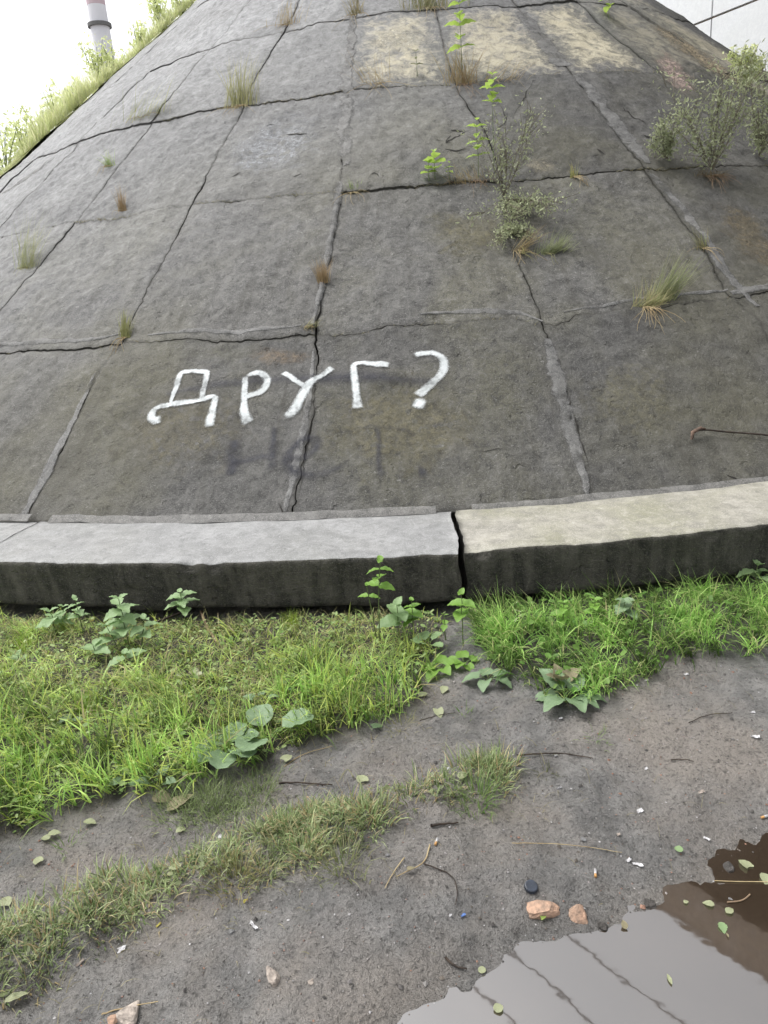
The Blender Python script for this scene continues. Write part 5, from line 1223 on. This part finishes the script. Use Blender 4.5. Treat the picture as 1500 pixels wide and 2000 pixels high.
twig([(555,1500),(590,1475),(650,1460)], .0018, MAT['straw'], 'pale straw by the burdock', name='straw', cat='straw')
twig([(930,1470),(915,1520)], .002, MAT['straw'], 'short reddish straw in the upper tuft', name='straw', cat='straw')
twig([(1010,1500),(1022,1465)], .0018, MAT['straw'], 'pale straw standing out of the tuft', name='straw', cat='straw')
twig([(820,1410),(870,1396),(900,1395)], .002, MAT['twig'], 'faint dark twig below the bare gap')
twig([(690,1520),(678,1500),(662,1530)], .0018, MAT['paledry'], 'forked pale grass stalk on the mud', name='straw', cat='straw')
# woody branch against the curb
br = [(300,1222),(335,1210),(370,1198),(395,1185),(412,1172)]
twig([(290,1240),(330,1225),(375,1205),(405,1190),(440,1175)], .007, MAT['twig'], 'dry dark branch leaning on the grass under the curb', name='dry_branch', cat='branch', lift=.05, branch=[(375,1205),(390,1180),(395,1170)])
twig([(395,1205),(405,1235),(425,1265)], .009, MAT['root'], 'short brown piece of wood in the grass below the dry branch', name='wood_piece', cat='wood', lift=.03)

def ground_leaf(px, py, mk, sh, size, az, label, z=None, tilt=.08, wide=1., name='fallen_leaf'):
    P = at(px, py) if z is None else on_plane(px, py, z)
    o = bpy.data.objects.new(name, LEAF[mk, sh]); col.objects.link(o); o.location = (P[0], P[1], P[2] + .012)
    o.rotation_euler = (tilt, random.uniform(-.2, .2), math.radians(az)); size *= .78; o.scale = (size * wide, size, size * .6)
    return tag(o, label, 'leaf')
ground_leaf(710,1532, 'palegreen', 'heart', .055, 20, 'pale heart-shaped leaf on the mud above the strip')
ground_leaf(895,1525, 'palegreen', 'round', .045, -60, 'pale round leaf at the right end of the strip')
ground_leaf(328,1590, 'deadleaf', 'ovate', .12, -55, 'large folded grey dead leaf at the lower edge of the left lawn', tilt=.35)
ground_leaf(300,1560, 'deadleaf', 'ovate', .09, -110, 'second dead leaf under the large folded one', tilt=.1)
ground_leaf(355,1880-180, 'palegreen', 'ovate', .05, 80, 'pale leaf lying in the left of the strip')
ground_leaf(855,1390, 'palegreen', 'heart', .055, 190, 'pale curled leaf on the mud at the tip of the bare gap', tilt=-.1)
ground_leaf(835,1360, 'palegreen', 'ovate', .06, 100, 'pale leaf just above the curled one')
ground_leaf(870,1345, 'palegreen', 'ovate', .06, 160, 'long pale leaf pointing at the curled one')
ground_leaf(1063,1790, 'lime', 'ovate', .028, 150, 'small green leaf leaning on the larger orange stone')
ground_leaf(1332,1670, 'nettle', 'round', .03, 30, 'dark green leaf on the mud above the puddle')
ground_leaf(95,1635, 'palegreen', 'ovate', .05, -80, 'pale leaf on the bare mud at left')
ground_leaf(165,1610, 'palegreen', 'ovate', .055, -100, 'pale leaf under the edge of the left lawn')
ground_leaf(78,1690, 'palegreen', 'heart', .04, 40, 'pale leaf beside the small dark tuft')
ground_leaf(10,1775, 'palegreen', 'heart', .05, 10, 'pale leaf at the left edge of the strip')
ground_leaf(10,1965, 'palegreen', 'ovate', .07, -60, 'long yellow-green leaf in the bottom left corner', wide=.6)
ground_leaf(97,1635+10, 'palegreen', 'round', .035, 60, 'round pale leaf overlapping the one on the bare mud')
ground_leaf(555,1490, 'palegreen', 'heart', .05, -40, 'faded leaf on the mud right of the burdock')
ground_leaf(795,1705, 'deadleaf', 'ovate', .03, -70, 'greyish leaf at the end of the arched straw')
ground_leaf(410,1185, 'yellow', 'ovate', .055, -50, 'bright yellow-green leaf caught by the dry branch', tilt=.5)
ground_leaf(180,1218, 'yellow', 'round', .036, 0, 'yellow leaf among the nettles', tilt=.9)
ground_leaf(383,1320, 'palegreen', 'ovate', .06, 30, 'very pale leaf on the trampled grass', tilt=.4)
ground_leaf(728,1425, 'burdock', 'heart', .05, -80, 'grey-green leaf at the tip of the left lawn')
ground_leaf(345,1632, 'palegreen', 'ovate', .05, -50, 'pale leaf below the matted patch')
ground_leaf(260,1700, 'palegreen', 'ovate', .045, -150, 'pale leaf among the blades of the strip')
# leaves floating in the puddle
wz = WATER - .008
ground_leaf(1462,1700, 'palegreen', 'heart', .045, 20, 'yellow-green leaf floating near the straw at the puddle\'s right edge', z=wz)
ground_leaf(1492,1712, 'palegreen', 'ovate', .05, 160, 'yellow-green leaf cut by the right edge of the picture', z=wz)
ground_leaf(1395,1775, 'palegreen', 'ovate', .038, 60, 'left one of the three leaves clustered in the brown water', z=wz)
ground_leaf(1418,1790, 'palegreen', 'ovate', .036, -60, 'right one of the three leaves clustered in the brown water', z=wz)
ground_leaf(1408,1808, 'nettle', 'ovate', .04, 170, 'darker lower one of the three leaves clustered in the brown water', z=wz)
ground_leaf(1312,1930, 'palegreen', 'narrow', .04, 0, 'narrow pale leaf floating alone on the mirrored sky', z=wz)
ground_leaf(1222,1822, 'deadleaf', 'ovate', .03, 0, 'dark curled leaf at the near shore of the puddle', z=wz, tilt=.5)
ground_leaf(1335,1770, 'palegreen', 'ovate', .02, -70, 'tiny leaf near the upper shore of the puddle', z=wz)
ground_leaf(935,1905, 'palegreen', 'round', .025, -70, 'round yellowish leaf at the left shore of the puddle', z=wz)
ground_leaf(970,1985, 'palegreen', 'round', .03, -30, 'round pale leaf at the bottom of the puddle', z=wz)
ground_leaf(1423,1838, 'deadleaf', 'narrow', .02, 0, 'tiny narrow leaf on the brown water', z=wz)
def wtwig(px, r, m, label, name):
    pts = np.array([on_plane(x, y, WATER + .003) for x, y in px]); P0 = pts[0].copy(); mb = MB(); mb.tube(smooth_pts(pts - P0), r, 5)
    tag(obj(name, mb.mesh(name, m, True), loc=tuple(P0)), label, 'straw')
wtwig([(1395,1720),(1440,1722),(1500,1722),(1540,1724)], .0014, MAT['straw'], 'long straw floating across the top right of the puddle', 'straw')
wtwig([(1420,1762),(1450,1760),(1465,1747)], .0022, MAT['root'], 'short reddish stalk with a pale bud floating in the brown water', 'straw')
stone('pebble', 1427,1757, .018, MAT['greystone'], 'grey pebble breaking the water by the reddish stalk', seed=21)
stone('pebble', 1341,1812, .014, MAT['greystone'], 'small pebble breaking the brown water', seed=22)
stone('clod', 1268,1765, .035, MAT['clod'], 'dark clod at the corner of the puddle shore', 'clod', seed=23)
stone('clod', 1178,1812, .03, MAT['clod'], 'dark clod at the near shore below the smaller orange stone', 'clod', seed=24)
stone('clod', 1420,1695, .04, MAT['clod'], 'dark clod on the upper shore of the puddle', 'clod', seed=25)

# fine gravel and crumbs
def gravel(n, region, smin, smax, colours, seed, name, label):
    XY = scatter(region, n); dp = sdist(PUD, XY[:, 0], XY[:, 1]); dl = np.minimum(sdist(LUSH_L, XY[:, 0], XY[:, 1]), sdist(LUSH_R, XY[:, 0], XY[:, 1]))
    k = (dp > -.02) & (dl > 0); XY = XY[k]; n = len(XY); Z = ground_z(XY[:, 0], XY[:, 1])
    ph_ = (1 + 5 ** .5) / 2
    octv = np.array([(1, 0, 0), (-1, 0, 0), (0, 1, 0), (0, -1, 0), (0, 0, 1), (0, 0, -1)], float)
    octf = np.array([(0, 2, 4), (2, 1, 4), (1, 3, 4), (3, 0, 4), (2, 0, 5), (1, 2, 5), (3, 1, 5), (0, 3, 5)])
    sz = smin + (smax - smin) * rng.power(.35, n)
    V = octv[None] * sz[:, None, None] * .5 * rng.uniform(.5, 1.3, (n, 6, 1)); V[..., 2] *= .6
    a = rng.uniform(0, 2 * PI, n); ca, sa = np.cos(a)[:, None], np.sin(a)[:, None]
    x = V[..., 0] * ca - V[..., 1] * sa; y = V[..., 0] * sa + V[..., 1] * ca
    V = np.stack([x + XY[:, :1], y + XY[:, 1:], V[..., 2] + Z[:, None] + sz[:, None] * .12], -1)
    F = (octf[None] + (np.arange(n) * 6)[:, None, None]).reshape(-1, 3)
    cc = np.array(colours)[rng.integers(0, len(colours), n)] * rng.uniform(.7, 1.2, (n, 1))
    tag(obj(name, mesh_np(name, V.reshape(-1, 3), F, MAT['gravelm'], colattr=np.repeat(cc, 6, 0))), label, kind='stuff')
MAT['gravelm'] = simple('gravel_stone', (1, 1, 1), (.7, .7, .7), 60, .8, attr='Col')
REG = gpoly([(-300, 2300), (-200, 1500), (700, 1330), (1000, 1300), (1900, 1230), (2000, 2300)])
GC = [(.12, .11, .105), (.09, .085, .08), (.2, .19, .18), (.3, .28, .27), (.07, .065, .06), (.30, .17, .12), (.14, .12, .1), (.4, .39, .39)]
gravel(9000, REG, .002, .009, GC, 1, 'grit', 'grit and crumbs pressed into the mud track')
gravel(700, REG, .006, .018, GC[:7], 2, 'gravel', 'scattered small stones on the mud track')
n = 2600; XY = scatter(REG, n); dp = sdist(PUD, XY[:, 0], XY[:, 1]); XY = XY[(dp > 0.0)]; n = len(XY)
k = rng.uniform(0, 1, n) < .10 + .9 * sstep(.28, 0, np.minimum(np.abs(sdist(STRIP, XY[:, 0], XY[:, 1])), np.abs(sdist(LUSH_L, XY[:, 0], XY[:, 1])))); XY = XY[k]; n = len(XY)
tag(grass_obj('loose_straw', XY, rng.uniform(.015, .07, n), rng.uniform(.0012, .0026, n), rng.uniform(1.45, 1.6, n), gcol(n, (.45, .40, .24), (.25, .22, .12)), z=ground_z(XY[:, 0], XY[:, 1]) + .006), 'loose bits of straw scattered over the mud', kind='stuff')
